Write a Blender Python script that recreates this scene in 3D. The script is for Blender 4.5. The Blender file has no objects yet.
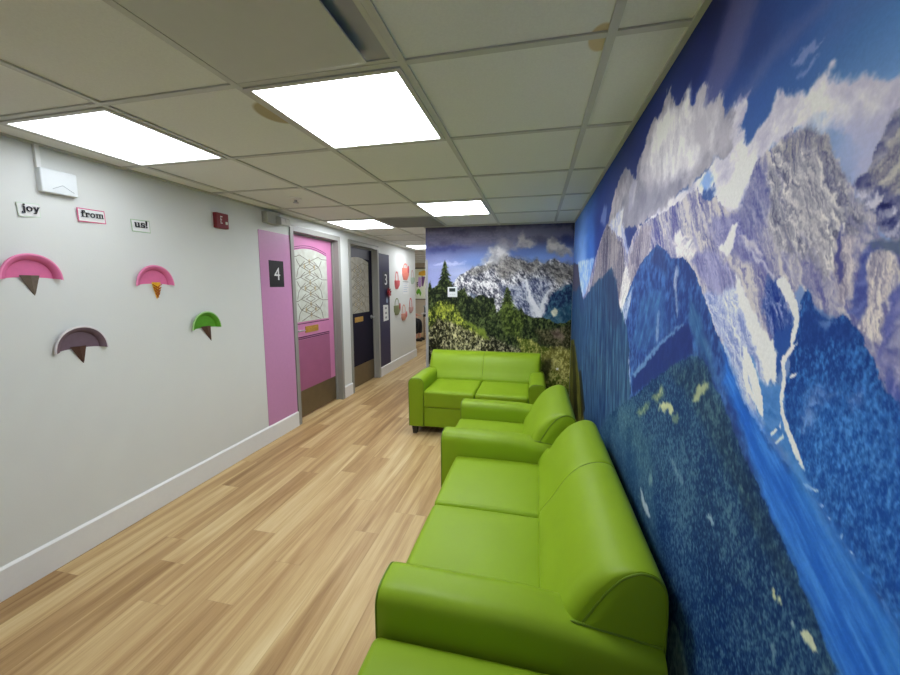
import bpy, bmesh, math, random
import numpy as np
from mathutils import Vector, Matrix
random.seed(4); RNG = np.random.default_rng(4)
PI = math.pi
C = bpy.context.scene.collection

# ------------------------------------------------------------------ materials
def lin(c, g=1.0):
    return tuple(min(1.0, g*(((v/255.0)/12.92) if v <= 10.31 else (((v/255.0)+0.055)/1.055)**2.4)) for v in c)
def mat(name, c, rough=.6, metal=0.0, spec=.5, var=.06, scale=30, bump=0.0, bscale=250, c2=None, g=1.0):
    """principled surface whose colour wanders a little with a noise texture"""
    m = bpy.data.materials.new(name); m.use_nodes = True
    n = m.node_tree.nodes; l = m.node_tree.links; p = n['Principled BSDF']
    tc = n.new('ShaderNodeTexCoord'); tx = n.new('ShaderNodeTexNoise')
    tx.inputs['Scale'].default_value = scale; tx.inputs['Detail'].default_value = 4
    l.new(tc.outputs['Object'], tx.inputs['Vector'])
    mx = n.new('ShaderNodeMix'); mx.data_type = 'RGBA'
    a = lin(c, g); b = lin(c2, g) if c2 else tuple(v*(1-var*2) for v in a)
    mx.inputs['A'].default_value = (*[min(1, v*(1+var)) for v in a], 1); mx.inputs['B'].default_value = (*b, 1)
    l.new(tx.outputs['Fac'], mx.inputs['Factor']); l.new(mx.outputs['Result'], p.inputs['Base Color'])
    p.inputs['Roughness'].default_value = rough; p.inputs['Metallic'].default_value = metal
    p.inputs['Specular IOR Level'].default_value = spec
    if bump:
        t2 = n.new('ShaderNodeTexNoise'); t2.inputs['Scale'].default_value = bscale; t2.inputs['Detail'].default_value = 3
        l.new(tc.outputs['Object'], t2.inputs['Vector'])
        bp = n.new('ShaderNodeBump'); bp.inputs['Strength'].default_value = bump; bp.inputs['Distance'].default_value = .002
        l.new(t2.outputs['Fac'], bp.inputs['Height']); l.new(bp.outputs['Normal'], p.inputs['Normal'])
    return m
def emit(name, c, s):
    m = bpy.data.materials.new(name); m.use_nodes = True
    n = m.node_tree.nodes; l = m.node_tree.links; n.remove(n['Principled BSDF'])
    e = n.new('ShaderNodeEmission'); e.inputs['Color'].default_value = (*c, 1); e.inputs['Strength'].default_value = s
    l.new(e.outputs[0], n['Material Output'].inputs['Surface'])
    return m

# ------------------------------------------------------------------ mesh builder
class MB:
    def __init__(s): s.v = []; s.f = []; s.mi = []; s.cur = 0
    def add(s, vs, fs):
        o = len(s.v); s.v += [tuple(map(float, p)) for p in vs]
        for f in fs: s.f.append(tuple(i+o for i in f)); s.mi.append(s.cur)
        return s
    def box(s, a, b, bev=0.0, seg=2):
        if bev <= 0:
            x0, y0, z0 = a; x1, y1, z1 = b
            return s.add([(x0,y0,z0),(x1,y0,z0),(x1,y1,z0),(x0,y1,z0),(x0,y0,z1),(x1,y0,z1),(x1,y1,z1),(x0,y1,z1)],
                         [(0,3,2,1),(4,5,6,7),(0,1,5,4),(1,2,6,5),(2,3,7,6),(3,0,4,7)])
        return s.rbox(a, b, bev, seg, 1)
    def rbox(s, a, b, r, seg=4, mid=6, crown=0.0, crownf=0.0):
        """box with rounded edges; crown lifts the middle of the top, crownf the middle of the -y face"""
        c = [(a[i]+b[i])/2 for i in range(3)]; h = [(b[i]-a[i])/2 for i in range(3)]
        def ax(hh):
            t = [-hh+r*(1-math.tan(PI/4*(1-k/seg))) for k in range(seg)]
            m_ = [(-hh+r)+(2*hh-2*r)*k/mid for k in range(mid+1)]
            return t+m_+[-q for q in t[::-1]]
        A = [ax(q) for q in h]; idx = {}; vs = []; fs = []
        def vid(i, j, k):
            if (i,j,k) in idx: return idx[(i,j,k)]
            p = [A[0][i], A[1][j], A[2][k]]
            q = [max(-(h[n]-r), min(h[n]-r, p[n])) for n in range(3)]
            d = Vector([p[n]-q[n] for n in range(3)]); 
            if d.length > 1e-9: d = d.normalized()*r
            w = [q[n]+d[n] for n in range(3)]
            u0 = 1-(w[0]/h[0])**2; u1 = 1-(w[1]/h[1])**2; u2 = 1-(w[2]/h[2])**2
            if w[2] > 0: w[2] += crown*max(0,u0)**.6*max(0,u1)**.6*(w[2]/h[2])
            if w[1] < 0: w[1] -= crownf*max(0,u0)**.6*max(0,u2)**.6*(-w[1]/h[1])
            idx[(i,j,k)] = len(vs); vs.append([c[n]+w[n] for n in range(3)]); return idx[(i,j,k)]
        N = [len(q)-1 for q in A]
        for (p, q, t) in ((0,1,2),(1,2,0),(2,0,1)):
            for e in (0, N[t]):
                for i in range(N[p]):
                    for j in range(N[q]):
                        def g(ii, jj):
                            L_ = [0,0,0]; L_[p]=ii; L_[q]=jj; L_[t]=e; return vid(*L_)
                        f = (g(i,j),g(i+1,j),g(i+1,j+1),g(i,j+1))
                        fs.append(f if e else f[::-1])
        return s.add(vs, fs)
    def prism(s, pts, vec):
        n = len(pts); v = Vector(vec)
        vs = [tuple(p) for p in pts]+[tuple(Vector(p)+v) for p in pts]
        return s.add(vs, [tuple(range(n))[::-1], tuple(range(n, 2*n))]+[(i,(i+1)%n,n+(i+1)%n,n+i) for i in range(n)])
    def loft(s, rings, caps=True, closed=True):
        n = len(rings[0]); vs = [p for r_ in rings for p in r_]; fs = []
        for a in range(len(rings)-1):
            for i in range(n if closed else n-1):
                j = (i+1) % n
                fs.append((a*n+i, a*n+j, (a+1)*n+j, (a+1)*n+i))
        if caps:
            fs.append(tuple(range(n))[::-1]); fs.append(tuple(range((len(rings)-1)*n, len(rings)*n)))
        return s.add(vs, fs)
    def tube(s, path, r, n=8, closed=False):
        P = [Vector(p) for p in path]; rings = []; up = None
        for i, p in enumerate(P):
            if closed: t = P[(i+1) % len(P)]-P[i-1]
            else: t = P[min(i+1, len(P)-1)]-P[max(i-1, 0)]
            t.normalize()
            if up is None: up = Vector((0,0,1)) if abs(t.z) < .9 else Vector((1,0,0))
            a = t.cross(up); a.normalize(); b_ = a.cross(t); b_.normalize(); up = b_
            rr = r[i] if isinstance(r, (list, tuple)) else r
            rings.append([tuple(p+a*rr*math.cos(2*PI*k/n)+b_*rr*math.sin(2*PI*k/n)) for k in range(n)])
        if closed: rings.append(rings[0])
        return s.loft(rings, caps=not closed)
    def lathe(s, prof, o=(0,0,0), n=24, axis='z'):
        rings = []
        for r_, h in prof:
            ring = []
            for k in range(n):
                a = 2*PI*k/n; p = (r_*math.cos(a), r_*math.sin(a), h)
                if axis == 'x': p = (p[2], p[0], p[1])
                ring.append((o[0]+p[0], o[1]+p[1], o[2]+p[2]))
            rings.append(ring)
        return s.loft(rings)
    def build(s, name, m, parent=None, smooth=40, kind=None, loc=None):
        me = bpy.data.meshes.new(name); me.from_pydata(s.v, [], s.f)
        ms = m if isinstance(m, (list, tuple)) else [m]
        for q in ms: me.materials.append(q)
        if len(ms) > 1: me.polygons.foreach_set('material_index', s.mi)
        b = bmesh.new(); b.from_mesh(me); bmesh.ops.remove_doubles(b, verts=b.verts, dist=1e-6)
        bmesh.ops.recalc_face_normals(b, faces=b.faces); b.to_mesh(me); b.free()
        if smooth:
            me.polygons.foreach_set('use_smooth', [True]*len(me.polygons)); me.set_sharp_from_angle(angle=math.radians(smooth))
        o = bpy.data.objects.new(name, me); C.objects.link(o)
        if parent: o.parent = parent
        if kind: o['kind'] = kind
        return o
def tag(o, label, cat, group=None):
    o['label'] = label; o['category'] = cat
    if group: o['group'] = group
    return o
def thing(name, label, cat, loc=(0,0,0), rz=0, group=None):
    o = bpy.data.objects.new(name, None); C.objects.link(o); o.empty_display_size = .1
    o.location = loc; o.rotation_euler = (0,0,rz)
    return tag(o, label, cat, group)
def rebase(o, p):
    """move a mesh's origin to p without moving the mesh"""
    o.data.transform(Matrix.Translation(-Vector(p))); o.location = p; return o
def local(mb, p):
    mb.v = [(a-p[0], b-p[1], c-p[2]) for a, b, c in mb.v]; return mb

# ------------------------------------------------------------------ room sizes (metres)
XL, XR, YB, H = -2.42, .405, 4.267, 2.165
XE = -1.31                        # free end of the end wall
YN, YW, YF = -3.6, 7.14, 10.9     # wall behind the camera, end of the left wall, far wall
XO = -6.0
TS = .61; GX0 = .188; GY0 = 1.149    # ceiling grid

M = {}
M['wall'] = mat('painted wall', (219,222,219), .55, bump=.25, bscale=180, var=.015, scale=6)
M['white'] = mat('white paint', (228,229,228), .4, var=.02)
M['plastic'] = mat('white plastic', (226,232,234), .4, var=.02)
M['tbar'] = mat('grid metal', (192,194,188), .45, var=.02)
M['frame'] = mat('grey door frame paint', (146,146,140), .4, var=.03)
M['pink'] = mat('pink wall vinyl', (198,140,184), .4, var=.03)
M['pinkdoor'] = mat('pink door print', (202,128,172), .4, var=.05, scale=8)
M['pinkpanel'] = mat('darker pink door panel print', (162,92,130), .4, var=.06, scale=8)
M['plum'] = mat('plum moulding line print', (84,34,72), .45)
M['navy'] = mat('navy vinyl', (36,34,74), .5, var=.04)
M['navydoor'] = mat('navy door print', (17,14,38), .6, spec=.2, var=.05)
M['navysheen'] = mat('slate sheen on navy door', (70,70,84), .4, var=.05)  # sheen on the navy door top, painted in as a grey colour
M['bronze'] = mat('brushed bronze kick plate', (120,106,80), .38, metal=.55, var=.08, scale=12)
M['brass'] = mat('brass', (206,160,72), .35, metal=.4, var=.2, scale=60)
M['steel'] = mat('satin steel', (180,180,182), .3, metal=.9)
M['black'] = mat('black', (18,18,20), .5)
M['ink'] = mat('black ink', (22,22,34), .7)
M['leg'] = mat('black sofa leg', (20,18,20), .45)
M['vinyl'] = mat('lime green vinyl', (133,164,30), .45, spec=.22, var=.05, scale=5, bump=.12, bscale=420)
M['vinylseam'] = mat('shade-darkened green vinyl piping', (104,132,24), .45, spec=.4)  # same green as the cushions, darkened for the shadow along the piping
M['seam'] = mat('stitched seam', (70,96,16), .6)
M['under'] = mat('black underside cloth', (14,14,14), .9)
M['red'] = mat('alarm red', (120,10,22), .45)
M['emgrey'] = mat('grey lamp housing', (182,184,178), .45)
M['lens'] = mat('clear lamp lens', (225,225,220), .2)
M['lead'] = mat('lead came', (120,116,104), .5)
M['pane'] = mat('leaded glass print', (214,222,216), .35, c2=(168,166,148), scale=14)
M['pane2'] = mat('smoky leaded glass print', (186,182,170), .4, c2=(128,122,104), scale=14)
M['bevel'] = mat('bevelled tan glass print', (196,184,150), .35, c2=(150,132,96), scale=30)
LIGHTS = {k: emit('lit ceiling panel', (.95, .985, 1.04), k) for k in (3.6, 15.5, 15.0, 2.6, 10.0, 7.0)}
M['dark'] = mat('dark grey panel', (150,152,150), .7)
M['vent'] = mat('painted vent metal', (196,198,190), .5, var=.02)
M['ventin'] = mat('vent throat metal', (170,180,190), .3, metal=.5, c2=(110,126,148), scale=5)

# ceiling tile: fine fissures, two old water stains
def ceiling_mat():
    m = mat('mineral fibre tile', (228,231,227), .9, var=.05, scale=160, bump=.5, bscale=320)
    n = m.node_tree.nodes; l = m.node_tree.links; p = n['Principled BSDF']
    tc = n.new('ShaderNodeTexCoord'); prev = p.inputs['Base Color'].links[0].from_socket
    for (cx, cy, rx, ry, col, nm) in ((-1.05,1.365,.070,.095,(168,152,110),.5),(.165,1.168,.036,.062,(204,184,136),.6)):
        mp = n.new('ShaderNodeMapping'); mp.vector_type = 'POINT'
        mp.inputs['Location'].default_value = (-cx/rx, -cy/ry, -H); mp.inputs['Scale'].default_value = (1/rx, 1/ry, 1)
        l.new(tc.outputs['Object'], mp.inputs['Vector'])
        ln = n.new('ShaderNodeVectorMath'); ln.operation = 'LENGTH'; l.new(mp.outputs[0], ln.inputs[0])
        rm = n.new('ShaderNodeMapRange'); rm.inputs['From Min'].default_value = .9; rm.inputs['From Max'].default_value = 1.06
        rm.inputs['To Min'].default_value = .85; rm.inputs['To Max'].default_value = 0; l.new(ln.outputs['Value'], rm.inputs['Value'])
        mx = n.new('ShaderNodeMix'); mx.data_type = 'RGBA'; mx.inputs['B'].default_value = (*lin(col), 1)
        l.new(rm.outputs[0], mx.inputs['Factor']); l.new(prev, mx.inputs['A']); prev = mx.outputs['Result']
    l.new(prev, p.inputs['Base Color'])
    return m
def floor_mat():
    m = bpy.data.materials.new('wood plank vinyl'); m.use_nodes = True
    n = m.node_tree.nodes; l = m.node_tree.links; p = n['Principled BSDF']
    def math_(op, a, b=None, c=None):
        q = n.new('ShaderNodeMath'); q.operation = op
        for i, x in enumerate((a, b, c)):
            if x is None: continue
            if isinstance(x, (int, float)): q.inputs[i].default_value = x
            else: l.new(x, q.inputs[i])
        return q.outputs[0]
    tc = n.new('ShaderNodeTexCoord'); sp = n.new('ShaderNodeSeparateXYZ'); l.new(tc.outputs['Object'], sp.inputs[0])
    W, LN = .152, 1.22
    fx = math_('DIVIDE', math_('ADD', sp.outputs['X'], 20.03), W); ix = math_('FLOOR', fx)
    wn = n.new('ShaderNodeTexWhiteNoise'); wn.noise_dimensions = '1D'; l.new(ix, wn.inputs['W'])
    fy = math_('ADD', math_('DIVIDE', math_('ADD', sp.outputs['Y'], 20), LN), math_('MULTIPLY', wn.outputs['Value'], 7.3)); iy = math_('FLOOR', fy)
    cb = n.new('ShaderNodeCombineXYZ'); l.new(ix, cb.inputs[0]); l.new(iy, cb.inputs[1])
    w2 = n.new('ShaderNodeTexWhiteNoise'); w2.noise_dimensions = '2D'; l.new(cb.outputs[0], w2.inputs['Vector'])
    # grain: long streaks, shifted from plank to plank
    cv = n.new('ShaderNodeCombineXYZ')
    l.new(math_('MULTIPLY', sp.outputs['X'], 26), cv.inputs[0])
    l.new(math_('ADD', math_('MULTIPLY', sp.outputs['Y'], 1.3), math_('MULTIPLY', w2.outputs['Value'], 40)), cv.inputs[1])
    l.new(math_('MULTIPLY', w2.outputs['Value'], 31), cv.inputs[2])
    g1 = n.new('ShaderNodeTexNoise'); g1.inputs['Scale'].default_value = .55; g1.inputs['Detail'].default_value = 3; g1.inputs['Distortion'].default_value = .7; l.new(cv.outputs[0], g1.inputs['Vector'])
    g2 = n.new('ShaderNodeTexNoise'); g2.inputs['Scale'].default_value = 5; g2.inputs['Detail'].default_value = 5; l.new(cv.outputs[0], g2.inputs['Vector'])
    t = math_('ADD', math_('ADD', math_('MULTIPLY', g1.outputs['Fac'], 1.25), math_('MULTIPLY', w2.outputs['Value'], .30)), math_('MULTIPLY', g2.outputs['Fac'], .34))
    t = math_('SUBTRACT', t, .46)
    cr = n.new('ShaderNodeValToRGB'); e = cr.color_ramp.elements
    e[0].position = .12; e[0].color = (*lin((142,108,66)), 1); e[1].position = .92; e[1].color = (*lin((218,198,150)), 1)
    a = e.new(.42); a.color = (*lin((178,145,98)), 1); a = e.new(.64); a.color = (*lin((200,172,122)), 1)
    l.new(t, cr.inputs[0])
    # joints
    ex = math_('MINIMUM', math_('FRACT', fx), math_('SUBTRACT', 1, math_('FRACT', fx)))
    ey = math_('MINIMUM', math_('FRACT', fy), math_('SUBTRACT', 1, math_('FRACT', fy)))
    j = math_('MINIMUM', math_('MULTIPLY', ex, W), math_('MULTIPLY', ey, LN))
    rm = n.new('ShaderNodeMapRange'); rm.inputs['From Min'].default_value = .0004; rm.inputs['From Max'].default_value = .0016
    rm.inputs['To Min'].default_value = .82; l.new(j, rm.inputs['Value'])
    mx = n.new('ShaderNodeMix'); mx.data_type = 'RGBA'; mx.blend_type = 'MULTIPLY'; mx.inputs['Factor'].default_value = 1
    l.new(cr.outputs[0], mx.inputs['A']); l.new(rm.outputs[0], mx.inputs['B']); l.new(mx.outputs['Result'], p.inputs['Base Color'])
    p.inputs['Roughness'].default_value = .42; p.inputs['Specular IOR Level'].default_value = .4
    bp = n.new('ShaderNodeBump'); bp.inputs['Strength'].default_value = .15; bp.inputs['Distance'].default_value = .001
    l.new(g2.outputs['Fac'], bp.inputs['Height']); l.new(bp.outputs['Normal'], p.inputs['Normal'])
    return m

# ------------------------------------------------------------------ the setting
S = 'structure'
def sbox(name, a, b, m): return MB().box(a, b).build(name, m, kind=S, smooth=0)
sbox('floor', (XO-.1, YN-.1, -.1), (XR+.1, YF+.1, 0), floor_mat())
sbox('ceiling', (XO-.1, YN-.1, H), (XR+.1, YF+.1, H+.1), ceiling_mat())
D1, D2 = (3.259, 4.212), (4.425, 5.354)      # outer edges of the two door frames
FT = 2.076                                    # top of the frames
wl = MB()
for a, b in ((YN, D1[0]+.02), (D1[1]-.02, D2[0]+.02), (D2[1]-.02, YW)): wl.box((XL-.16, a, 0), (XL, b, H))
for d in (D1, D2): wl.box((XL-.16, d[0]+.02, FT-.02), (XL, d[1]-.02, H)); wl.box((XL-.16, d[0]+.02, 0), (XL-.14, d[1]-.02, FT-.02))
wl.build('wall_left', M['wall'], kind=S, smooth=0)
sbox('wall_right', (XR, YN, 0), (XR+.1, YF, H), M['wall'])
sbox('wall_back', (XE, YB, 0), (XR, YB+.12, H), M['wall'])
sbox('wall_corridor', (XE-.0, YB+.12, 0), (XE+.1, YF, H), M['wall'])
sbox('wall_front', (XL, YN-.1, 0), (XR, YN, H), M['wall'])
sbox('wall_far', (XO, YF, 0), (XE, YF+.1, H), mat('tan wall', (206,192,168), .6, var=.02))
sbox('wall_outer', (XO-.1, YW-.16, 0), (XO, YF, H), M['wall'])
sbox('wall_side', (XO, YW-.16, 0), (XL-.16, YW, H), M['wall'])
# baseboards along the left wall, stepping in at the top
def base(name, pts):
    mb = MB()
    for (x0, y0), (x1, y1) in pts:
        mb.box((x0, y0, 0), (x1, y1, .146)); 
        if x1-x0 < .1: mb.prism([(x0, y0, .146), (x1, y0, .146), (x0+.004, y0, .157), (x0, y0, .157)], (0, y1-y0, 0))
        else: mb.box((x0, y0, .146), (x1, y0+.006, .157))
    return mb.build(name, M['white'], kind=S, smooth=0)
base('baseboard_left', [((XL, YN), (XL+.014, D1[0])), ((XL, D1[1]), (XL+.014, D2[0])), ((XL, D2[1]), (XL+.014, YW+.014)), ((XL-.16, YW), (XL, YW+.014))])
# T-bar grid and wall angles
g = MB(); z0, z1 = H-.007, H+.001
for k in range(-9, 1):
    x = GX0+TS*k; w = .0125
    if x < XL-.2: g.box((x-w, YW, z0), (x+w, YF, z1))
    else: g.box((x-w, YN, z0), (x+w, YB if x > XE else YF, z1))
for k in range(-8, 17):
    y = GY0+TS*k
    if y < YN or y > YF: continue
    if y < YB: g.box((XL, y-.0115, z0+.0008), (XR, y+.0115, z1))
    else: g.box((XL if y < YW else XO, y-.0115, z0+.0008), (XE, y+.0115, z1))
g.box((XL, YN, z0-.001), (XL+.022, YW, z1)); g.box((XR-.022, YN, z0-.001), (XR, YB, z1)); g.box((XE, YB-.022, z0-.001), (XR, YB, z1)); g.box((XE-.022, YB, z0-.001), (XE, YF, z1))
g.build('trim_1', M['tbar'], kind=S, smooth=0)
# grey guard on the free corner of the end wall
cg = MB(); cg.box((XE-.004, YB-.010, .02), (XE+.028, YB, 1.78)); cg.box((XE-.004, YB, .02), (XE, YB+.045, 1.78))
cg.build('trim_2', mat('grey corner guard', (158,158,158), .4), kind=S, smooth=0)

# ------------------------------------------------------------------ doors
LEADS = []
def hexlead():
    """came pattern in the unit pane: side hexagons and a chain of diamonds"""
    L_ = []
    st, A = .165, .25
    for ph in (1, -1):
        P = [(.5+ph*A*(1 if k % 2 else -1), 1.0-st*k) for k in range(7)]
        L_ += list(zip(P, P[1:]))
        for k, (x, t) in enumerate(P):
            e = 0 if x < .5 else 1
            if k % 2 == 0: L_ += [((x, t), (abs(e-.16), t-.03)), ((abs(e-.16), t-.03), (e, t-.03))]
            else: L_ += [((x, t), (abs(e-.20), t-.05)), ((x, t), (abs(e-.20), t+.05)), ((abs(e-.20), t-.05), (abs(e-.16), t-st+.0)), ((abs(e-.20), t+.05), (abs(e-.16), t+st-.06))]
    for k in range(1, 6):
        t = 1.0-st*k; L_ += [((.5,t+st*.27),(.375,t)), ((.375,t),(.5,t-st*.27)), ((.5,t-st*.27),(.625,t)), ((.625,t),(.5,t+st*.27))]
        L_ += [((.25,t),(.375,t+st*.5)), ((.75,t),(.625,t+st*.5))]
    L_ = [q for q in L_ if min(q[0][1], q[1][1]) > .005]
    return L_
def door(name, d, label, slab_m, head_m, pane_m, lines_m, panel, handle_far):
    r = bpy.data.objects.new(name, None); C.objects.link(r); r.location = (XL, d[0], 0); r['kind'] = S; r['label'] = label
    y0, y1 = d; fw = .05; O = (XL, y0, 0)
    f = MB()
    for a, b in (((XL-.135, y0+.0, 0), (XL+.012, y0+fw, FT)), ((XL-.135, y1-fw, 0), (XL+.012, y1, FT)), ((XL-.135, y0+fw, FT-.055), (XL+.012, y1-fw, FT))): f.box(a, b, .002)
    for a, b in (((XL-.08, y0+fw, 0), (XL-.06, y0+fw+.016, FT-.055)), ((XL-.08, y1-fw-.016, 0), (XL-.06, y1-fw, FT-.055)), ((XL-.08, y0+fw, FT-.071), (XL-.06, y1-fw, FT-.055))): f.box(a, b)
    local(f, O).build('door_frame', M['frame'], r, 0)
    a, b = y0+fw+.003, y1-fw-.003; X = XL-.085
    local(MB().box((X-.045, a, .012), (X, b, FT-.06), .002), O).build('door_slab', slab_m, r, 0)
    e = X+.001
    def plate(nm, y_0, y_1, z_0, z_1, m, t=.003, bev=0): return local(MB().box((X-.001, y_0, z_0), (X+t, y_1, z_1), bev), O).build(nm, m, r, 0)
    if head_m: plate('head_sheen', a+.002, b-.1, 1.86, FT-.062, head_m, .0015)  # thin plate that carries the painted sheen at the door top
    # leaded pane with an arched head
    w0, w1, zb, zs, zt = a+.035, b-.12, 1.075, 1.80, 1.875
    if head_m: w0, w1 = a+.02, b-.13
    arch = [(w0+(w1-w0)*t, zs+(zt-zs)*math.sin(PI*(.08+.84*t))) for t in [i/12 for i in range(13)]]
    pts = [(w0, zb), (w1, zb)]+arch[::-1]
    pane = local(MB().prism([(X-.001, p, q) for p, q in pts], (.004,0,0)), O).build('leaded_pane', pane_m, r, 0)
    ld = MB(); bv = MB()
    def seg(p, q, w=.0035, mb=ld, x=X+.003, t=.0015):
        P = Vector((0, p[0], p[1])); Q = Vector((0, q[0], q[1])); n_ = (Q-P).cross(Vector((1,0,0))).normalized()*w
        mb.prism([(x, *(P-n_)[1:]), (x, *(Q-n_)[1:]), (x, *(Q+n_)[1:]), (x, *(P+n_)[1:])], (t,0,0))
    U = lambda s_, t: (w0+(w1-w0)*s_, zb+(zs-zb)*t)
    for p, q in hexlead(): seg(U(*p), U(*q))
    ld_o = local(ld, O).build('lead_came', M['lead'], pane, 0); ld_o.location = (0,0,0)
    for k, m_ in enumerate((.835,.505,.175)):
        for dx in (-.13, .13, 0):
            for dz in ((.085,-.085) if dx == 0 else (0,)):
                c_ = U(.5+dx, m_+dz); hw, hh = .022, .034
                bv.prism([(X+.0015, c_[0]-hw, c_[1]), (X+.0015, c_[0], c_[1]-hh), (X+.0015, c_[0]+hw, c_[1]), (X+.0015, c_[0], c_[1]+hh)], (.0022,0,0))
    local(bv, O).build('bevelled_diamond', M['bevel'], pane, 0)
    if lines_m:
        ml = MB()
        for dz in (.012, .034):
            for i in range(12): seg((arch[i][0], arch[i][1]+dz), (arch[i+1][0], arch[i+1][1]+dz), .003, ml, X-.001, .003)
        seg((w0-.03, zb-.022), (w1+.01, zb-.022), .0045, ml, X-.001, .003)
        for z_ in (.905, .885): seg((w0-.03, z_), (w1+.01, z_), .006, ml, X-.001, .003)
        seg((w0-.012, zb), (w0-.012, zs), .0025, ml, X-.001, .003)
        local(ml, O).build('moulding_line', lines_m, r, 0)
    if panel: plate('lower_panel', w0-.03, w1+.01, .3, .875, panel, .002)
    plate('kick_plate', a+.004, b-.004, .016, .312, M['bronze'], .003)
    sm = (w0+w1)/2
    ms = plate('mail_slot', sm-.125, sm+.125, .945, 1.018, M['brass'], .006, .003)
    local(MB().box((X+.004, sm-.1, .966), (X+.0085, sm+.1, .997), .002), O).build('slot_flap', M['brass'], ms, 0)
    hy = b-.062 if handle_far else a+.062
    h = local(MB().lathe([(.0,-.001),(.03,-.001),(.03,.008),(.024,.012),(0,.012)], (X, hy, .985), 20, 'x'), O).build('rose', M['steel'], r)
    sg = -1 if handle_far else 1
    hp = [(X+.01, hy, .985), (X+.035, hy, .985), (X+.052, hy+sg*.008, .985), (X+.056, hy+sg*.03, .986), (X+.055, hy+sg*.115, .984)]
    local(MB().tube(hp, [.01,.0095,.009,.009,.007], 10), O).build('lever_handle', M['steel'], r)
    return r
door('door_1', D1, 'pink door with a leaded glass pane, numbered 4', M['pinkdoor'], None, M['pane'], M['plum'], M['pinkpanel'], False)
door('door_2', D2, 'navy door with a smoky leaded glass pane, numbered 3', M['navydoor'], M['navysheen'], M['pane2'], None, None, True)

# ------------------------------------------------------------------ murals (wall art printed on the two wall coverings)
SKY_R=[((1.045,2.129),(28,35,88)),((0.841,1.928),(38,58,122)),((0.729,1.89),(42,75,145)),((0.623,1.808),(55,100,165)),((0.55,1.73),(88,138,197)),((0.564,1.787),(60,108,168)),((0.826,1.833),(45,85,155)),((0.716,1.801),(50,95,165)),((0.598,1.739),(80,125,185)),((1.526,1.969),(28,46,118)),((2.572,1.832),(36,60,142)),((2.99,1.704),(60,105,190)),((3.363,1.519),(125,165,228)),((1.118,2.049),(28,40,104)),((1.677,2.06),(28,45,110)),((1.096,1.918),(38,68,145)),((0.581,1.617),(150,165,205)),((0.573,1.662),(165,170,200))]
SKY_B=[((-1.252,2.154),(70,66,84)),((-0.419,2.149),(62,58,70)),((0.35,2.101),(55,52,68)),((-1.129,2.01),(98,96,124)),((-0.649,1.997),(92,90,112)),((0.031,2.002),(82,80,96)),((-1.192,1.894),(72,78,128)),((-0.886,1.888),(82,86,128)),((-1.13,1.799),(135,143,190)),((-0.766,1.816),(115,135,190)),((-0.706,1.746),(105,135,195)),((-1.069,1.68),(150,158,205)),((-1.194,1.598),(140,146,195)),((-0.187,1.851),(80,100,155)),((0.036,1.791),(110,140,200)),((0.308,1.776),(120,145,205)),((0.395,2.024),(40,50,110)),((-0.886,1.631),(175,185,215))]
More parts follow.
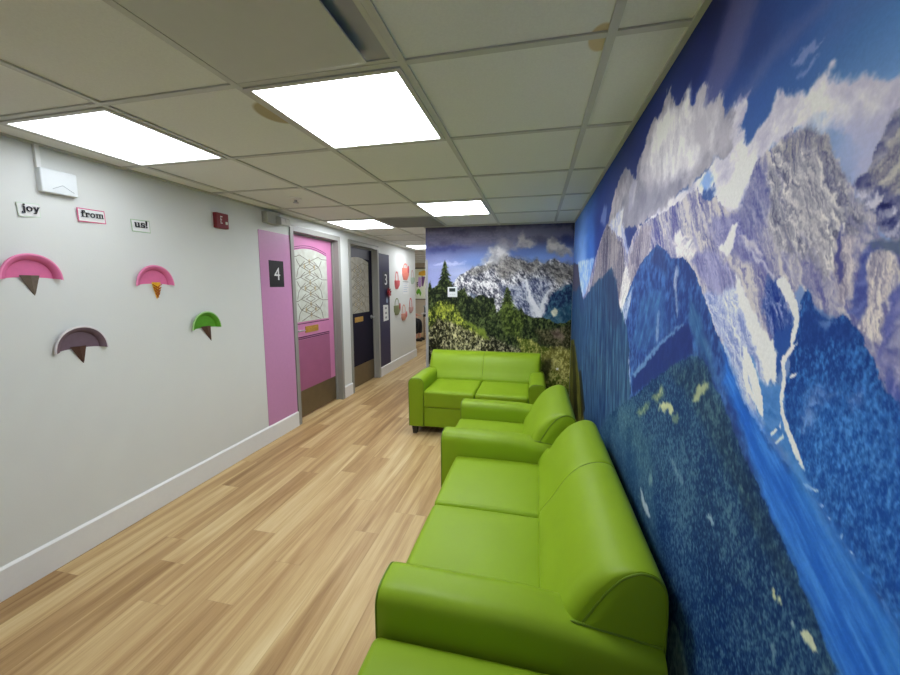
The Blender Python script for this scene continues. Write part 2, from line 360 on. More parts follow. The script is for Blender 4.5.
ART_R=[
('f',(105,100,142),(105,100,142),0.6,0.03,0.01,0.02,1,0,[(0.954,2.116),(0.841,2.031),(0.919,1.937),(1.057,1.853),(1.2,1.877),(1.091,1.959)]),
('f',(98,102,152),(98,102,152),0.4,0.02,0.01,0.02,1,0,[(0.792,1.899),(0.668,1.889),(0.63,1.862),(0.787,1.863),(0.901,1.827),(0.963,1.85)]),
('f',(88,95,150),(88,95,150),0.2,0.02,0.01,0.02,1,0,[(0.628,1.849),(0.557,1.83),(0.554,1.807),(0.658,1.817),(0.719,1.825)]),
('f',(128,142,190),(128,142,190),0.75,0.004,0.01,0.02,1,0,[(0.744,1.834),(0.695,1.837),(0.67,1.826),(0.681,1.823),(0.723,1.822)]),
('f',(125,142,192),(125,142,192),0.7,0.004,0.01,0.02,1,0,[(0.721,1.807),(0.696,1.81),(0.677,1.81),(0.69,1.802),(0.711,1.8)]),
('f',(150,145,182),(150,145,182),0.8,0.006,0.01,0.02,1,0,[(0.944,1.842),(0.891,1.855),(0.851,1.849),(0.874,1.838),(0.91,1.831)]),
('c',(178,174,198),(236,234,236),1,0.008,0.03,0.12,1,0,[(0.95,1.828),(0.912,1.848),(0.888,1.837),(0.867,1.793),(0.842,1.765),(0.807,1.786),(0.786,1.8),(0.763,1.792),(0.739,1.769),(0.713,1.751),(0.684,1.757),(0.663,1.765),(0.648,1.751),(0.635,1.731),(0.598,1.718),(0.567,1.722),(0.531,1.724),(0.451,1.724),(0.433,1.59),(0.529,1.623),(0.536,1.606),(0.558,1.577),(0.586,1.598),(0.632,1.659),(0.669,1.699),(0.72,1.719),(0.761,1.707),(0.8,1.703),(0.829,1.679),(0.834,1.626),(0.868,1.614),(0.977,1.676),(1.047,1.693),(1.062,1.642),(1.351,1.621),(1.754,1.648),(1.422,1.726),(1.067,1.742),(0.929,1.749)]),
('c',(205,202,212),(240,238,236),0.8,0.02,0.02,0.08,1,0,[(0.683,1.751),(0.663,1.764),(0.648,1.745),(0.633,1.72),(0.636,1.687),(0.703,1.71),(0.693,1.736)]),
('c',(205,202,212),(240,238,232),0.7,0.015,0.02,0.08,1,0,[(0.596,1.703),(0.563,1.693),(0.556,1.676),(0.577,1.671),(0.597,1.689)]),
('c',(205,203,212),(240,238,236),0.9,0.02,0.02,0.08,1,0,[(0.945,1.682),(0.884,1.715),(0.836,1.73),(0.806,1.701),(0.828,1.675),(0.848,1.627),(0.88,1.618)]),
('f',(165,172,208),(165,172,208),0.65,0.03,0.01,0.02,1,0,[(0.638,1.701),(0.587,1.682),(0.542,1.65),(0.548,1.618),(0.565,1.588),(0.586,1.599),(0.621,1.655)]),
('f',(110,150,215),(110,150,215),0.8,0.008,0.01,0.02,1,0,[(1.069,1.723),(1.044,1.74),(1.012,1.74),(0.997,1.713),(1.027,1.702)]),
('c',(132,130,150),(180,176,188),1,0.008,0.03,0.1,1,0,[(2.519,1.622),(2.205,1.913),(2.119,1.993),(1.903,2.01),(1.744,1.929),(1.662,1.985),(1.587,2.027),(1.519,2.057),(1.434,2.074),(1.358,2.086),(1.314,2.038),(1.261,2.016),(1.231,2.016),(1.196,2.02),(1.165,1.959),(1.14,1.962),(1.117,1.976),(1.094,1.974),(1.067,1.947),(1.049,1.906),(1.019,1.91),(0.987,1.889),(0.953,1.846),(0.907,1.814),(0.889,1.771),(0.929,1.745),(1.034,1.749),(1.117,1.75),(1.199,1.745),(1.32,1.722),(1.607,1.707),(1.924,1.728)]),
('c',(182,178,190),(242,240,242),0.9,0.03,0.04,0.1,1.5,-1.8,[(1.572,1.948),(1.467,2.022),(1.352,2.049),(1.273,1.99),(1.198,1.995),(1.147,1.93),(1.088,1.943),(1.036,1.886),(0.996,1.886),(0.951,1.833),(0.912,1.792),(0.959,1.772),(1.072,1.777),(1.207,1.792),(1.386,1.817),(1.533,1.878)]),
('f',(118,118,142),(118,118,142),0.55,0.03,0.02,0.02,1,0,[(1.958,1.885),(1.638,1.861),(1.334,1.797),(1.132,1.765),(1.23,1.747),(1.424,1.733),(1.67,1.725),(2.022,1.771)]),
('c',(188,184,198),(225,222,226),0.9,0.012,0.02,0.06,1,0,[(1.416,1.691),(1.331,1.727),(1.183,1.741),(1.102,1.736),(1.075,1.689),(1.101,1.659),(1.215,1.663)]),
('c',(165,165,190),(200,198,208),0.6,0.01,0.01,0.05,1,0,[(1.824,1.899),(1.744,1.929),(1.69,1.898),(1.737,1.815),(1.819,1.789)]),
('f',(160,175,220),(160,175,220),0.5,0.02,0.01,0.02,1,0,[(2.586,1.885),(2.461,1.967),(2.355,1.933),(2.394,1.829)]),
('c',(150,160,205),(222,220,228),0.9,0.012,0.02,0.05,1,0,[(2.296,1.814),(2.038,1.844),(1.908,1.847),(1.939,1.796),(1.834,1.679),(1.742,1.591),(1.905,1.64)]),
('r',(72,76,124),(128,128,155),1,0.002,0.005,0.03,1,0,[(0.38,1.634),(0.536,1.672),(0.543,1.67),(0.548,1.661),(0.558,1.645),(0.568,1.62),(0.586,1.605),(0.572,1.574),(0.557,1.548),(0.536,1.528),(0.509,1.514),(0.358,1.46)]),
('r',(122,120,140),(172,168,168),1,0.004,0.012,0.02,3,2.29,[(0.378,1.62),(0.533,1.648),(0.544,1.633),(0.551,1.619),(0.561,1.608),(0.562,1.594),(0.543,1.585),(0.516,1.565),(0.364,1.51)]),
('r',(60,66,120),(165,165,190),1,0.004,0.012,0.022,1,0,[(0.581,1.597),(0.562,1.587),(0.548,1.577),(0.533,1.563),(0.518,1.544),(0.51,1.521),(0.536,1.533),(0.564,1.561)]),
('r',(112,112,160),(176,172,186),1,0.003,0.012,0.02,3.5,-2.09,[(3.779,1.328),(2.941,1.528),(2.658,1.698),(2.486,1.782),(2.362,1.83),(2.171,1.768),(2.011,1.72),(1.918,1.699),(1.799,1.604),(1.725,1.675),(1.637,1.712),(1.453,1.711),(1.309,1.71),(1.179,1.715),(1.081,1.723),(1.045,1.683),(0.981,1.673),(0.902,1.626),(0.848,1.627),(0.835,1.677),(0.816,1.705),(0.793,1.711),(0.765,1.713),(0.737,1.721),(0.725,1.722),(0.712,1.714),(0.703,1.715),(0.689,1.703),(0.671,1.7),(0.658,1.689),(0.646,1.683),(0.634,1.659),(0.616,1.634),(0.595,1.608),(0.585,1.596),(0.565,1.566),(0.553,1.543),(0.533,1.526),(0.502,1.509),(0.357,1.452),(0.322,1.176),(0.475,1.304),(0.511,1.349),(0.532,1.37),(0.556,1.394),(0.581,1.422),(0.609,1.425),(0.639,1.443),(0.667,1.463),(0.694,1.43),(0.702,1.38),(0.721,1.216),(0.804,1.249),(0.889,1.335),(1.016,1.434),(1.163,1.537),(1.305,1.584),(1.574,1.539),(1.844,1.355),(2.412,1.192)]),
('r',(78,84,148),(120,122,168),0.75,0.012,0.02,0.02,2,-2.09,[(0.836,1.681),(0.816,1.705),(0.791,1.679),(0.765,1.62),(0.78,1.567),(0.811,1.564),(0.868,1.563),(0.882,1.606)]),
('r',(92,94,158),(132,132,182),0.8,0.012,0.02,0.02,2,-2.37,[(0.986,1.642),(0.893,1.62),(0.84,1.599),(0.784,1.553),(0.743,1.511),(0.75,1.487),(0.803,1.515),(0.861,1.518),(0.951,1.551)]),
('r',(100,102,162),(142,142,190),0.75,0.01,0.015,0.02,3,-2.05,[(1.095,1.543),(0.971,1.553),(0.911,1.526),(0.86,1.486),(0.803,1.423),(0.825,1.382),(0.899,1.395),(0.998,1.464)]),
('r',(118,118,140),(194,190,194),0.95,0.008,0.015,0.016,3.5,-2.09,[(0.785,1.681),(0.761,1.707),(0.727,1.72),(0.671,1.698),(0.645,1.677),(0.631,1.65),(0.602,1.613),(0.587,1.589),(0.57,1.559),(0.572,1.533),(0.605,1.543),(0.606,1.502),(0.624,1.478),(0.66,1.506),(0.681,1.498),(0.718,1.523),(0.756,1.564),(0.775,1.614),(0.769,1.647)]),
('r',(100,100,132),(160,156,160),0.6,0.01,0.015,0.012,2,-1.72,[(0.742,1.719),(0.72,1.72),(0.669,1.699),(0.646,1.681),(0.635,1.66),(0.649,1.651),(0.683,1.668),(0.715,1.672),(0.753,1.687)]),
('r',(84,82,110),(140,134,148),1,0.006,0.02,0.03,4,-1.66,[(3.011,1.389),(2.79,1.525),(2.616,1.694),(2.452,1.79),(2.331,1.831),(2.198,1.766),(2.086,1.735),(2.009,1.71),(1.916,1.689),(1.852,1.58),(1.713,1.451),(1.63,1.369),(1.877,1.315),(2.152,1.446),(2.535,1.376)]),
('r',(168,164,180),(228,224,224),0.85,0.012,0.03,0.03,3,-0.8,[(1.921,1.311),(1.904,1.439),(1.812,1.578),(1.634,1.542),(1.497,1.558),(1.621,1.477),(1.774,1.396),(1.838,1.327)]),
('r',(98,92,118),(150,142,158),0.8,0.012,0.03,0.03,3,-1.47,[(1.774,1.575),(1.689,1.662),(1.576,1.694),(1.448,1.682),(1.458,1.613),(1.523,1.56),(1.626,1.501),(1.719,1.477)]),
('r',(170,168,188),(218,212,214),0.95,0.012,0.02,0.03,1,0,[(1.235,1.59),(1.226,1.63),(1.148,1.619),(1.076,1.583),(1.048,1.56),(1.095,1.543),(1.166,1.554)]),
('f',(222,218,220),(222,218,220),0.95,0.004,0.008,0.02,1,0,[(0.953,1.56),(0.92,1.557),(0.902,1.576),(0.889,1.599),(0.867,1.603),(0.873,1.572),(0.888,1.541),(0.903,1.532),(0.932,1.545)]),
('c',(188,184,196),(225,220,220),0.8,0.006,0.008,0.03,1,0,[(0.861,1.571),(0.81,1.556),(0.773,1.524),(0.785,1.521),(0.822,1.546)]),
('r',(150,162,205),(205,210,226),0.95,0.012,0.015,0.014,2,-2.24,[(1.017,1.444),(0.927,1.456),(0.869,1.469),(0.827,1.442),(0.773,1.397),(0.738,1.366),(0.722,1.297),(0.721,1.216),(0.758,1.22),(0.812,1.25),(0.88,1.332)]),
('r',(140,134,158),(190,182,190),1,0.005,0.008,0.012,3,-1.7,[(0.605,1.543),(0.584,1.535),(0.57,1.5),(0.575,1.464),(0.581,1.446),(0.592,1.451),(0.605,1.491)]),
('f',(62,66,130),(62,66,130),0.9,0.003,0.005,0.02,1,0,[(0.604,1.537),(0.6,1.552),(0.596,1.518),(0.59,1.483),(0.595,1.472),(0.604,1.502)]),
('r',(72,84,154),(92,104,170),0.95,0.004,0.008,0.02,1,0,[(0.561,1.514),(0.551,1.525),(0.539,1.517),(0.55,1.506),(0.551,1.477),(0.546,1.45),(0.555,1.429),(0.571,1.438),(0.571,1.462),(0.565,1.482)]),
('r',(128,124,152),(196,188,192),1,0.004,0.008,0.01,3,-1.65,[(0.552,1.511),(0.536,1.512),(0.522,1.504),(0.515,1.483),(0.517,1.463),(0.525,1.449),(0.521,1.418),(0.528,1.4),(0.54,1.404),(0.559,1.419),(0.547,1.438),(0.544,1.457),(0.551,1.482)]),
('r',(78,88,160),(112,116,178),0.95,0.006,0.012,0.02,2,-1.59,[(0.521,1.458),(0.506,1.472),(0.413,1.431),(0.398,1.318),(0.481,1.312),(0.513,1.36),(0.53,1.393),(0.52,1.411),(0.518,1.435)]),
('f',(80,94,124),(80,94,124),0.9,0.004,0.006,0.02,1,0,[(0.559,1.519),(0.548,1.525),(0.528,1.525),(0.492,1.51),(0.491,1.501),(0.526,1.509)]),
('r',(150,146,176),(190,184,196),0.7,0.01,0.015,0.02,1,0,[(0.508,1.431),(0.495,1.454),(0.413,1.431),(0.402,1.353),(0.486,1.345),(0.507,1.374)]),
('f',(215,212,216),(215,212,216),0.7,0.005,0.012,0.02,1,0,[(0.85,1.569),(0.841,1.568),(0.772,1.515),(0.719,1.469),(0.728,1.469),(0.788,1.516)]),
('f',(205,202,206),(205,202,206),0.6,0.005,0.012,0.02,1,0,[(0.765,1.576),(0.761,1.575),(0.718,1.523),(0.683,1.476),(0.688,1.476),(0.726,1.523)]),
('f',(208,204,206),(208,204,206),0.55,0.005,0.012,0.02,1,0,[(0.709,1.586),(0.705,1.585),(0.667,1.542),(0.634,1.504),(0.638,1.504),(0.673,1.543)]),
('f',(206,202,206),(206,202,206),0.55,0.005,0.012,0.02,1,0,[(0.67,1.567),(0.667,1.566),(0.638,1.527),(0.613,1.492),(0.616,1.492),(0.643,1.528)]),
('f',(206,202,204),(206,202,204),0.5,0.005,0.012,0.02,1,0,[(0.738,1.595),(0.734,1.594),(0.701,1.551),(0.673,1.513),(0.677,1.513),(0.708,1.552)]),
('f',(200,197,200),(200,197,200),0.45,0.005,0.012,0.02,1,0,[(0.705,1.653),(0.701,1.652),(0.664,1.599),(0.632,1.552),(0.636,1.553),(0.67,1.601)]),
('f',(200,198,202),(200,198,202),0.45,0.005,0.012,0.02,1,0,[(0.663,1.648),(0.661,1.647),(0.622,1.591),(0.59,1.54),(0.592,1.541),(0.627,1.592)]),
('f',(92,94,140),(92,94,140),0.5,0.005,0.012,0.02,1,0,[(0.636,1.633),(0.634,1.632),(0.601,1.58),(0.573,1.533),(0.576,1.533),(0.605,1.581)]),
('f',(96,96,140),(96,96,140),0.5,0.005,0.012,0.02,1,0,[(0.757,1.672),(0.753,1.671),(0.732,1.627),(0.714,1.585),(0.718,1.586),(0.739,1.629)]),
('f',(104,104,150),(104,104,150),0.5,0.005,0.012,0.02,1,0,[(0.681,1.549),(0.677,1.548),(0.638,1.507),(0.606,1.471),(0.61,1.471),(0.644,1.508)]),
('f',(104,104,152),(104,104,152),0.5,0.005,0.012,0.02,1,0,[(0.713,1.548),(0.709,1.548),(0.679,1.515),(0.654,1.486),(0.658,1.486),(0.686,1.516)]),
('f',(190,188,200),(190,188,200),0.5,0.005,0.012,0.02,1,0,[(0.81,1.649),(0.804,1.647),(0.777,1.597),(0.755,1.55),(0.761,1.551),(0.787,1.599)]),
('f',(180,178,198),(180,178,198),0.5,0.005,0.012,0.02,1,0,[(0.822,1.624),(0.818,1.623),(0.793,1.582),(0.773,1.543),(0.777,1.544),(0.801,1.583)]),
('f',(110,110,158),(110,110,158),0.5,0.005,0.012,0.02,1,0,[(0.596,1.564),(0.593,1.563),(0.571,1.537),(0.552,1.514),(0.556,1.514),(0.577,1.538)]),
('f',(70,80,140),(70,80,140),0.6,0.005,0.012,0.02,1,0,[(0.575,1.547),(0.572,1.547),(0.552,1.532),(0.536,1.518),(0.54,1.518),(0.559,1.533)]),
('f',(190,190,205),(190,190,205),0.5,0.005,0.012,0.02,1,0,[(0.564,1.57),(0.561,1.569),(0.539,1.549),(0.52,1.531),(0.523,1.531),(0.544,1.55)]),
('f',(70,76,130),(70,76,130),0.6,0.005,0.012,0.02,1,0,[(0.56,1.585),(0.558,1.584),(0.536,1.574),(0.519,1.566),(0.522,1.566),(0.542,1.575)]),
('f',(170,168,196),(170,168,196),0.5,0.005,0.012,0.02,1,0,[(1.056,1.656),(1.046,1.654),(0.99,1.604),(0.945,1.559),(0.955,1.56),(1.007,1.606)]),
('f',(150,148,188),(150,148,188),0.5,0.005,0.012,0.02,1,0,[(1.114,1.633),(1.103,1.631),(1.058,1.582),(1.024,1.538),(1.036,1.539),(1.078,1.585)]),
('f',(186,182,198),(186,182,198),0.5,0.005,0.012,0.02,1,0,[(1.328,1.676),(1.312,1.673),(1.258,1.622),(1.219,1.576),(1.237,1.578),(1.287,1.626)]),
('f',(180,176,192),(180,176,192),0.5,0.005,0.012,0.02,1,0,[(1.501,1.668),(1.481,1.666),(1.418,1.636),(1.373,1.611),(1.396,1.613),(1.455,1.641)]),
('t',(26,64,134),(52,106,178),1,0.002,0.008,0.0055,1,0,[(0.655,1.469),(0.64,1.455),(0.629,1.432),(0.602,1.425),(0.576,1.43),(0.555,1.412),(0.541,1.391),(0.512,1.356),(0.483,1.314),(0.286,1.208),(0.258,0.985),(0.451,1.086),(0.489,1.111),(0.536,1.134),(0.593,1.167),(0.621,1.193),(0.673,1.252),(0.682,1.296),(0.675,1.364),(0.665,1.404),(0.665,1.448)]),
('t',(30,82,160),(70,130,202),0.75,0.05,0.02,0.005,1,0,[(0.642,1.295),(0.588,1.324),(0.527,1.332),(0.48,1.301),(0.283,1.184),(0.258,0.985),(0.451,1.086),(0.489,1.111),(0.536,1.134),(0.593,1.167),(0.621,1.193),(0.657,1.242)]),
('f',(24,56,126),(24,56,126),0.7,0.012,0.01,0.02,1,0,[(0.645,1.461),(0.629,1.432),(0.598,1.423),(0.575,1.425),(0.558,1.409),(0.564,1.392),(0.598,1.398),(0.637,1.374),(0.656,1.387),(0.656,1.433)]),
('f',(120,150,205),(120,150,205),0.6,0.005,0.008,0.02,1,0,[(0.623,1.415),(0.602,1.425),(0.595,1.42),(0.61,1.408)]),
('r',(70,108,180),(130,160,215),0.55,0.012,0.015,0.015,1,0,[(0.641,1.288),(0.621,1.317),(0.6,1.335),(0.586,1.336),(0.577,1.322),(0.6,1.306),(0.618,1.273),(0.635,1.247)]),
('r',(70,108,180),(140,168,218),0.6,0.006,0.01,0.015,1,0,[(0.56,1.319),(0.545,1.339),(0.534,1.345),(0.538,1.331),(0.553,1.31)]),
('r',(44,72,146),(120,134,185),0.95,0.006,0.01,0.012,2.5,-2.07,[(0.751,1.494),(0.733,1.48),(0.708,1.453),(0.674,1.419),(0.673,1.381),(0.7,1.37),(0.723,1.38),(0.75,1.409),(0.761,1.444)]),
('f',(36,74,148),(36,74,148),0.95,0.004,0.006,0.02,1,0,[(0.714,1.392),(0.677,1.409),(0.671,1.368),(0.687,1.349),(0.697,1.313),(0.718,1.343),(0.722,1.37)]),
('f',(40,78,152),(40,78,152),0.95,0.004,0.006,0.02,1,0,[(0.796,1.401),(0.767,1.404),(0.746,1.381),(0.738,1.364),(0.767,1.359),(0.785,1.375)]),
('r',(60,114,184),(76,128,194),0.95,0.006,0.008,0.03,1,0,[(0.788,1.328),(0.775,1.331),(0.739,1.295),(0.701,1.305),(0.682,1.3),(0.682,1.263),(0.627,1.19),(0.595,1.166),(0.625,1.178),(0.661,1.203),(0.715,1.215),(0.764,1.257)]),
('f',(236,235,230),(236,235,230),1,0.0015,0.003,0.02,1,0,[(0.717,1.484),(0.71,1.488),(0.696,1.473),(0.67,1.441),(0.664,1.414),(0.669,1.388),(0.67,1.376),(0.66,1.386),(0.671,1.368),(0.681,1.353),(0.686,1.339),(0.679,1.324),(0.681,1.29),(0.68,1.267),(0.665,1.248),(0.641,1.223),(0.619,1.194),(0.623,1.191),(0.646,1.21),(0.668,1.234),(0.684,1.258),(0.691,1.287),(0.688,1.322),(0.697,1.344),(0.689,1.358),(0.676,1.374),(0.68,1.383),(0.673,1.413),(0.685,1.434),(0.702,1.45),(0.726,1.473),(0.724,1.48)]),
('f',(228,226,226),(228,226,226),1,0.004,0.006,0.02,1,0,[(0.861,1.494),(0.848,1.485),(0.823,1.461),(0.79,1.424),(0.761,1.399),(0.738,1.385),(0.727,1.372),(0.71,1.362),(0.704,1.304),(0.716,1.315),(0.725,1.298),(0.735,1.307),(0.75,1.332),(0.78,1.364),(0.814,1.407),(0.84,1.433),(0.852,1.461)]),
('f',(236,235,230),(236,235,230),1,0.002,0.004,0.02,1,0,[(0.813,1.353),(0.791,1.343),(0.76,1.312),(0.736,1.273),(0.727,1.236),(0.743,1.241),(0.766,1.272),(0.788,1.305)]),
('f',(236,235,230),(236,235,230),1,0.002,0.004,0.02,1,0,[(0.811,1.344),(0.799,1.334),(0.782,1.287),(0.744,1.248),(0.754,1.251),(0.786,1.27),(0.805,1.301)]),
('f',(236,235,230),(236,235,230),1,0.002,0.004,0.02,1,0,[(0.739,1.374),(0.72,1.377),(0.701,1.305),(0.718,1.311),(0.725,1.3)]),
('f',(215,225,240),(215,225,240),1,0.0015,0.002,0.02,1,0,[(0.707,1.215),(0.693,1.231),(0.687,1.23),(0.701,1.213)]),
('f',(215,225,240),(215,225,240),1,0.0015,0.002,0.02,1,0,[(0.692,1.205),(0.674,1.228),(0.671,1.222),(0.686,1.205)]),
('f',(215,225,240),(215,225,240),1,0.0015,0.002,0.02,1,0,[(0.686,1.235),(0.682,1.247),(0.68,1.234)]),
('f',(215,225,240),(215,225,240),1,0.0015,0.002,0.02,1,0,[(0.622,1.172),(0.608,1.177),(0.589,1.179),(0.592,1.175),(0.611,1.17)]),
('f',(215,225,240),(215,225,240),1,0.0015,0.002,0.02,1,0,[(0.592,1.159),(0.576,1.165),(0.582,1.157)]),
('f',(215,225,240),(215,225,240),1,0.0015,0.002,0.02,1,0,[(0.572,1.149),(0.562,1.155),(0.566,1.148)]),
('f',(215,225,240),(215,225,240),1,0.0015,0.002,0.02,1,0,[(0.551,1.134),(0.543,1.147),(0.543,1.138)]),
('f',(215,225,240),(215,225,240),1,0.0015,0.002,0.02,1,0,[(0.531,1.131),(0.521,1.134),(0.526,1.13)]),
('f',(215,225,240),(215,225,240),1,0.0015,0.002,0.02,1,0,[(0.509,1.121),(0.506,1.121),(0.508,1.117)]),
('f',(215,225,240),(215,225,240),1,0.0015,0.002,0.02,1,0,[(0.67,1.328),(0.655,1.335),(0.66,1.327),(0.671,1.323)]),
('t',(40,64,126),(60,96,160),1,0.002,0.006,0.02,1,0,[(1.38,1.611),(1.477,1.586),(1.577,1.555),(1.701,1.477),(1.81,1.385),(1.879,1.324),(1.738,1.227),(1.64,1.017),(1.471,1.019),(1.039,1.288),(0.864,1.172),(0.522,0.954),(0.433,0.913),(0.243,0.87),(0.258,0.985),(0.45,1.082),(0.488,1.109),(0.536,1.131),(0.592,1.163),(0.648,1.183),(0.716,1.203),(0.805,1.253),(0.89,1.339),(0.933,1.378),(0.969,1.417),(1.021,1.469),(1.077,1.516),(1.136,1.546),(1.196,1.551),(1.235,1.542),(1.305,1.584)]),
('s',(36,100,198),(62,130,218),0.9,0.02,0.01,0.018,5,-2.54,[(0.88,1.332),(0.798,1.255),(0.714,1.208),(0.648,1.183),(0.591,1.164),(0.534,1.132),(0.487,1.11),(0.45,1.082),(0.258,0.985),(0.243,0.87),(0.433,0.913),(0.522,0.954),(0.665,1.047),(0.775,1.174),(0.878,1.266)]),
('s',(56,124,202),(92,152,214),0.6,0.02,0.01,0.016,5,-2.54,[(0.668,1.22),(0.627,1.187),(0.592,1.163),(0.536,1.131),(0.488,1.109),(0.45,1.082),(0.362,1.047),(0.447,1.019),(0.507,1.084),(0.578,1.127),(0.633,1.155)]),
('s',(46,92,142),(86,132,168),0.7,0.02,0.015,0.03,5,-2.29,[(1.077,1.443),(1.007,1.38),(0.933,1.318),(0.904,1.259),(0.994,1.307),(1.08,1.378)]),
('s',(48,80,140),(70,120,165),0.6,0.03,0.02,0.03,3,-1.08,[(1.549,1.414),(1.428,1.454),(1.278,1.437),(1.224,1.334),(1.337,1.269),(1.511,1.222),(1.637,1.242)]),
('f',(30,44,104),(30,44,104),0.85,0.008,0.01,0.02,1,0,[(1.105,1.371),(1.07,1.358),(1.034,1.3),(1.156,1.236),(1.367,1.133),(1.592,1.022),(1.576,1.103),(1.287,1.274)]),
('f',(44,60,112),(44,60,112),0.7,0.01,0.01,0.02,1,0,[(1.447,1.555),(1.378,1.604),(1.304,1.578),(1.251,1.487),(1.333,1.528)]),
('f',(105,140,182),(105,140,182),0.75,0.006,0.01,0.02,1,0,[(1.608,1.103),(1.387,1.236),(1.221,1.322),(1.112,1.37),(1.104,1.365),(1.219,1.31),(1.362,1.227),(1.574,1.095)]),
('c',(120,140,180),(195,200,215),0.7,0.006,0.012,0.03,1,0,[(1.207,1.522),(1.176,1.527),(1.177,1.486),(1.158,1.377),(1.176,1.393),(1.198,1.472)]),
('c',(120,140,180),(170,190,215),0.5,0.008,0.015,0.03,1,0,[(1.327,1.382),(1.307,1.384),(1.306,1.324),(1.327,1.271),(1.343,1.303)]),
('c',(125,145,190),(205,212,226),0.8,0.01,0.02,0.03,1,0,[(1.883,1.343),(1.743,1.424),(1.65,1.469),(1.704,1.408),(1.757,1.316),(1.694,1.19),(1.61,1.034),(1.652,0.987),(1.709,1.088),(1.752,1.203)]),
('s',(34,58,102),(62,98,132),1,0.012,0.03,0.035,5,-1.7,[(3.311,1.346),(3.02,1.42),(2.732,1.482),(2.355,1.528),(2.127,1.576),(1.981,1.478),(1.916,1.39),(1.84,1.337),(1.73,1.274),(1.677,1.193),(1.605,1.01),(1.77,0.824),(2.205,0.372),(4.429,-0.781),(4.353,0.127),(3.6,1.05)]),
('f',(40,56,96),(40,56,96),0.6,0.02,0.02,0.02,1,0,[(2.273,1.456),(2.122,1.554),(1.974,1.448),(1.877,1.315),(1.953,1.247),(2.17,1.278)]),
('s',(34,58,104),(54,88,118),1,0.01,0.02,0.03,5,-1.82,[(4.846,1.767),(3.897,1.688),(3.587,1.522),(3.311,1.346),(3.146,1.237),(3.25,0.918),(3.205,0.31),(4.432,-0.399),(4.807,1.289)]),
('f',(74,70,92),(74,70,92),0.9,0.01,0.02,0.02,1,0,[(4.695,1.733),(3.805,1.683),(3.575,1.485),(3.897,1.405),(4.722,1.441)]),
('c',(120,160,220),(200,212,236),0.85,0.012,0.01,0.06,1,0,[(3.812,1.703),(2.781,1.666),(2.941,1.528),(3.137,1.418),(3.316,1.364),(3.575,1.485)]),
('s',(56,60,26),(110,108,44),1,0.01,0.015,0.02,5,-1.93,[(4.918,0.787),(3.925,0.906),(3.592,0.761),(3.296,0.597),(2.961,0.401),(5.315,-0.932)]),
('f',(24,24,14),(24,24,14),0.7,0.012,0.015,0.02,1,0,[(4.112,0.823),(3.908,0.856),(3.503,0.492),(3.343,0.259),(3.66,0.141)]),
('f',(30,28,16),(30,28,16),0.7,0.012,0.015,0.02,1,0,[(3.402,0.689),(3.266,0.739),(2.928,0.495),(3.141,0.334)]),
('t',(18,48,94),(58,92,124),1,0.004,0.01,0.0055,1,0,[(1.039,1.291),(0.998,1.294),(0.969,1.287),(0.922,1.25),(0.832,1.184),(0.723,1.108),(0.627,1.038),(0.568,0.996),(0.522,0.957),(0.428,0.882),(0.337,0.211),(1.143,-3.857),(3.335,-5.018),(2.515,-0.008),(2.262,0.598),(1.954,0.819),(1.589,1.01),(1.367,1.133),(1.172,1.233)]),
('t',(50,88,112),(92,128,136),0.5,0.06,0.03,0.012,2,-1.77,[(2.515,-0.008),(2.384,0.482),(2.105,0.754),(1.583,0.982),(1.33,0.936),(1.223,0.71),(1.113,0.525),(1.009,0.313),(1.682,-1.714),(3.335,-5.018)]),
('t',(26,48,78),(70,98,110),0.7,0.03,0.02,0.01,1,0,[(1.201,1.208),(1.026,1.286),(0.967,1.277),(0.84,1.182),(0.727,1.1),(0.636,1.035),(0.573,0.988),(0.536,0.956),(0.599,0.999),(0.703,1.02),(0.86,1.093),(1.032,1.173)]),
('t',(112,132,104),(165,172,130),0.8,0.012,0.015,0.012,1,0,[(1.346,1.085),(1.299,1.12),(1.244,1.145),(1.223,1.132),(1.291,1.078)]),
('f',(196,198,146),(196,198,146),0.85,0.008,0.015,0.02,1,0,[(1.269,1.068),(1.218,1.108),(1.161,1.126),(1.135,1.116),(1.171,1.089),(1.213,1.08)]),
('f',(182,188,138),(182,188,138),0.75,0.008,0.015,0.02,1,0,[(1.021,1.182),(0.992,1.221),(0.962,1.244),(0.941,1.243),(0.963,1.219),(0.981,1.191),(1.001,1.175)]),
('t',(90,116,100),(150,164,126),0.7,0.012,0.012,0.012,1,0,[(1.519,0.97),(1.399,1.05),(1.353,1.057),(1.461,0.967)]),
('t',(120,140,120),(190,196,150),0.8,0.008,0.01,0.012,1,0,[(1.147,1.091),(1.111,1.113),(1.1,1.093),(1.127,1.071)]),
('f',(196,200,160),(196,200,160),0.9,0.003,0.004,0.02,1,0,[(0.663,0.962),(0.656,0.965),(0.649,0.956),(0.656,0.948)]),
('f',(196,200,160),(196,200,160),0.9,0.003,0.004,0.02,1,0,[(0.647,0.96),(0.64,0.964),(0.637,0.957),(0.644,0.952)]),
('f',(210,212,176),(210,212,176),0.85,0.003,0.005,0.02,1,0,[(0.592,0.952),(0.582,0.963),(0.57,0.965),(0.563,0.961),(0.565,0.948),(0.575,0.948),(0.585,0.943)]),
('f',(160,180,190),(160,180,190),0.8,0.002,0.003,0.02,1,0,[(0.614,0.95),(0.608,0.953),(0.605,0.949),(0.611,0.945)]),
('f',(120,150,165),(120,150,165),0.6,0.004,0.005,0.02,1,0,[(0.654,0.864),(0.646,0.879),(0.638,0.865),(0.644,0.851)]),
('f',(160,182,196),(160,182,196),0.75,0.004,0.006,0.02,1,0,[(0.901,0.935),(0.883,0.95),(0.863,0.944),(0.862,0.935),(0.88,0.932)]),
('f',(150,175,190),(150,175,190),0.4,0.008,0.012,0.02,1,0,[(1.167,0.968),(1.125,0.969),(1.091,0.955),(1.032,0.946),(1.044,0.934),(1.104,0.943)]),
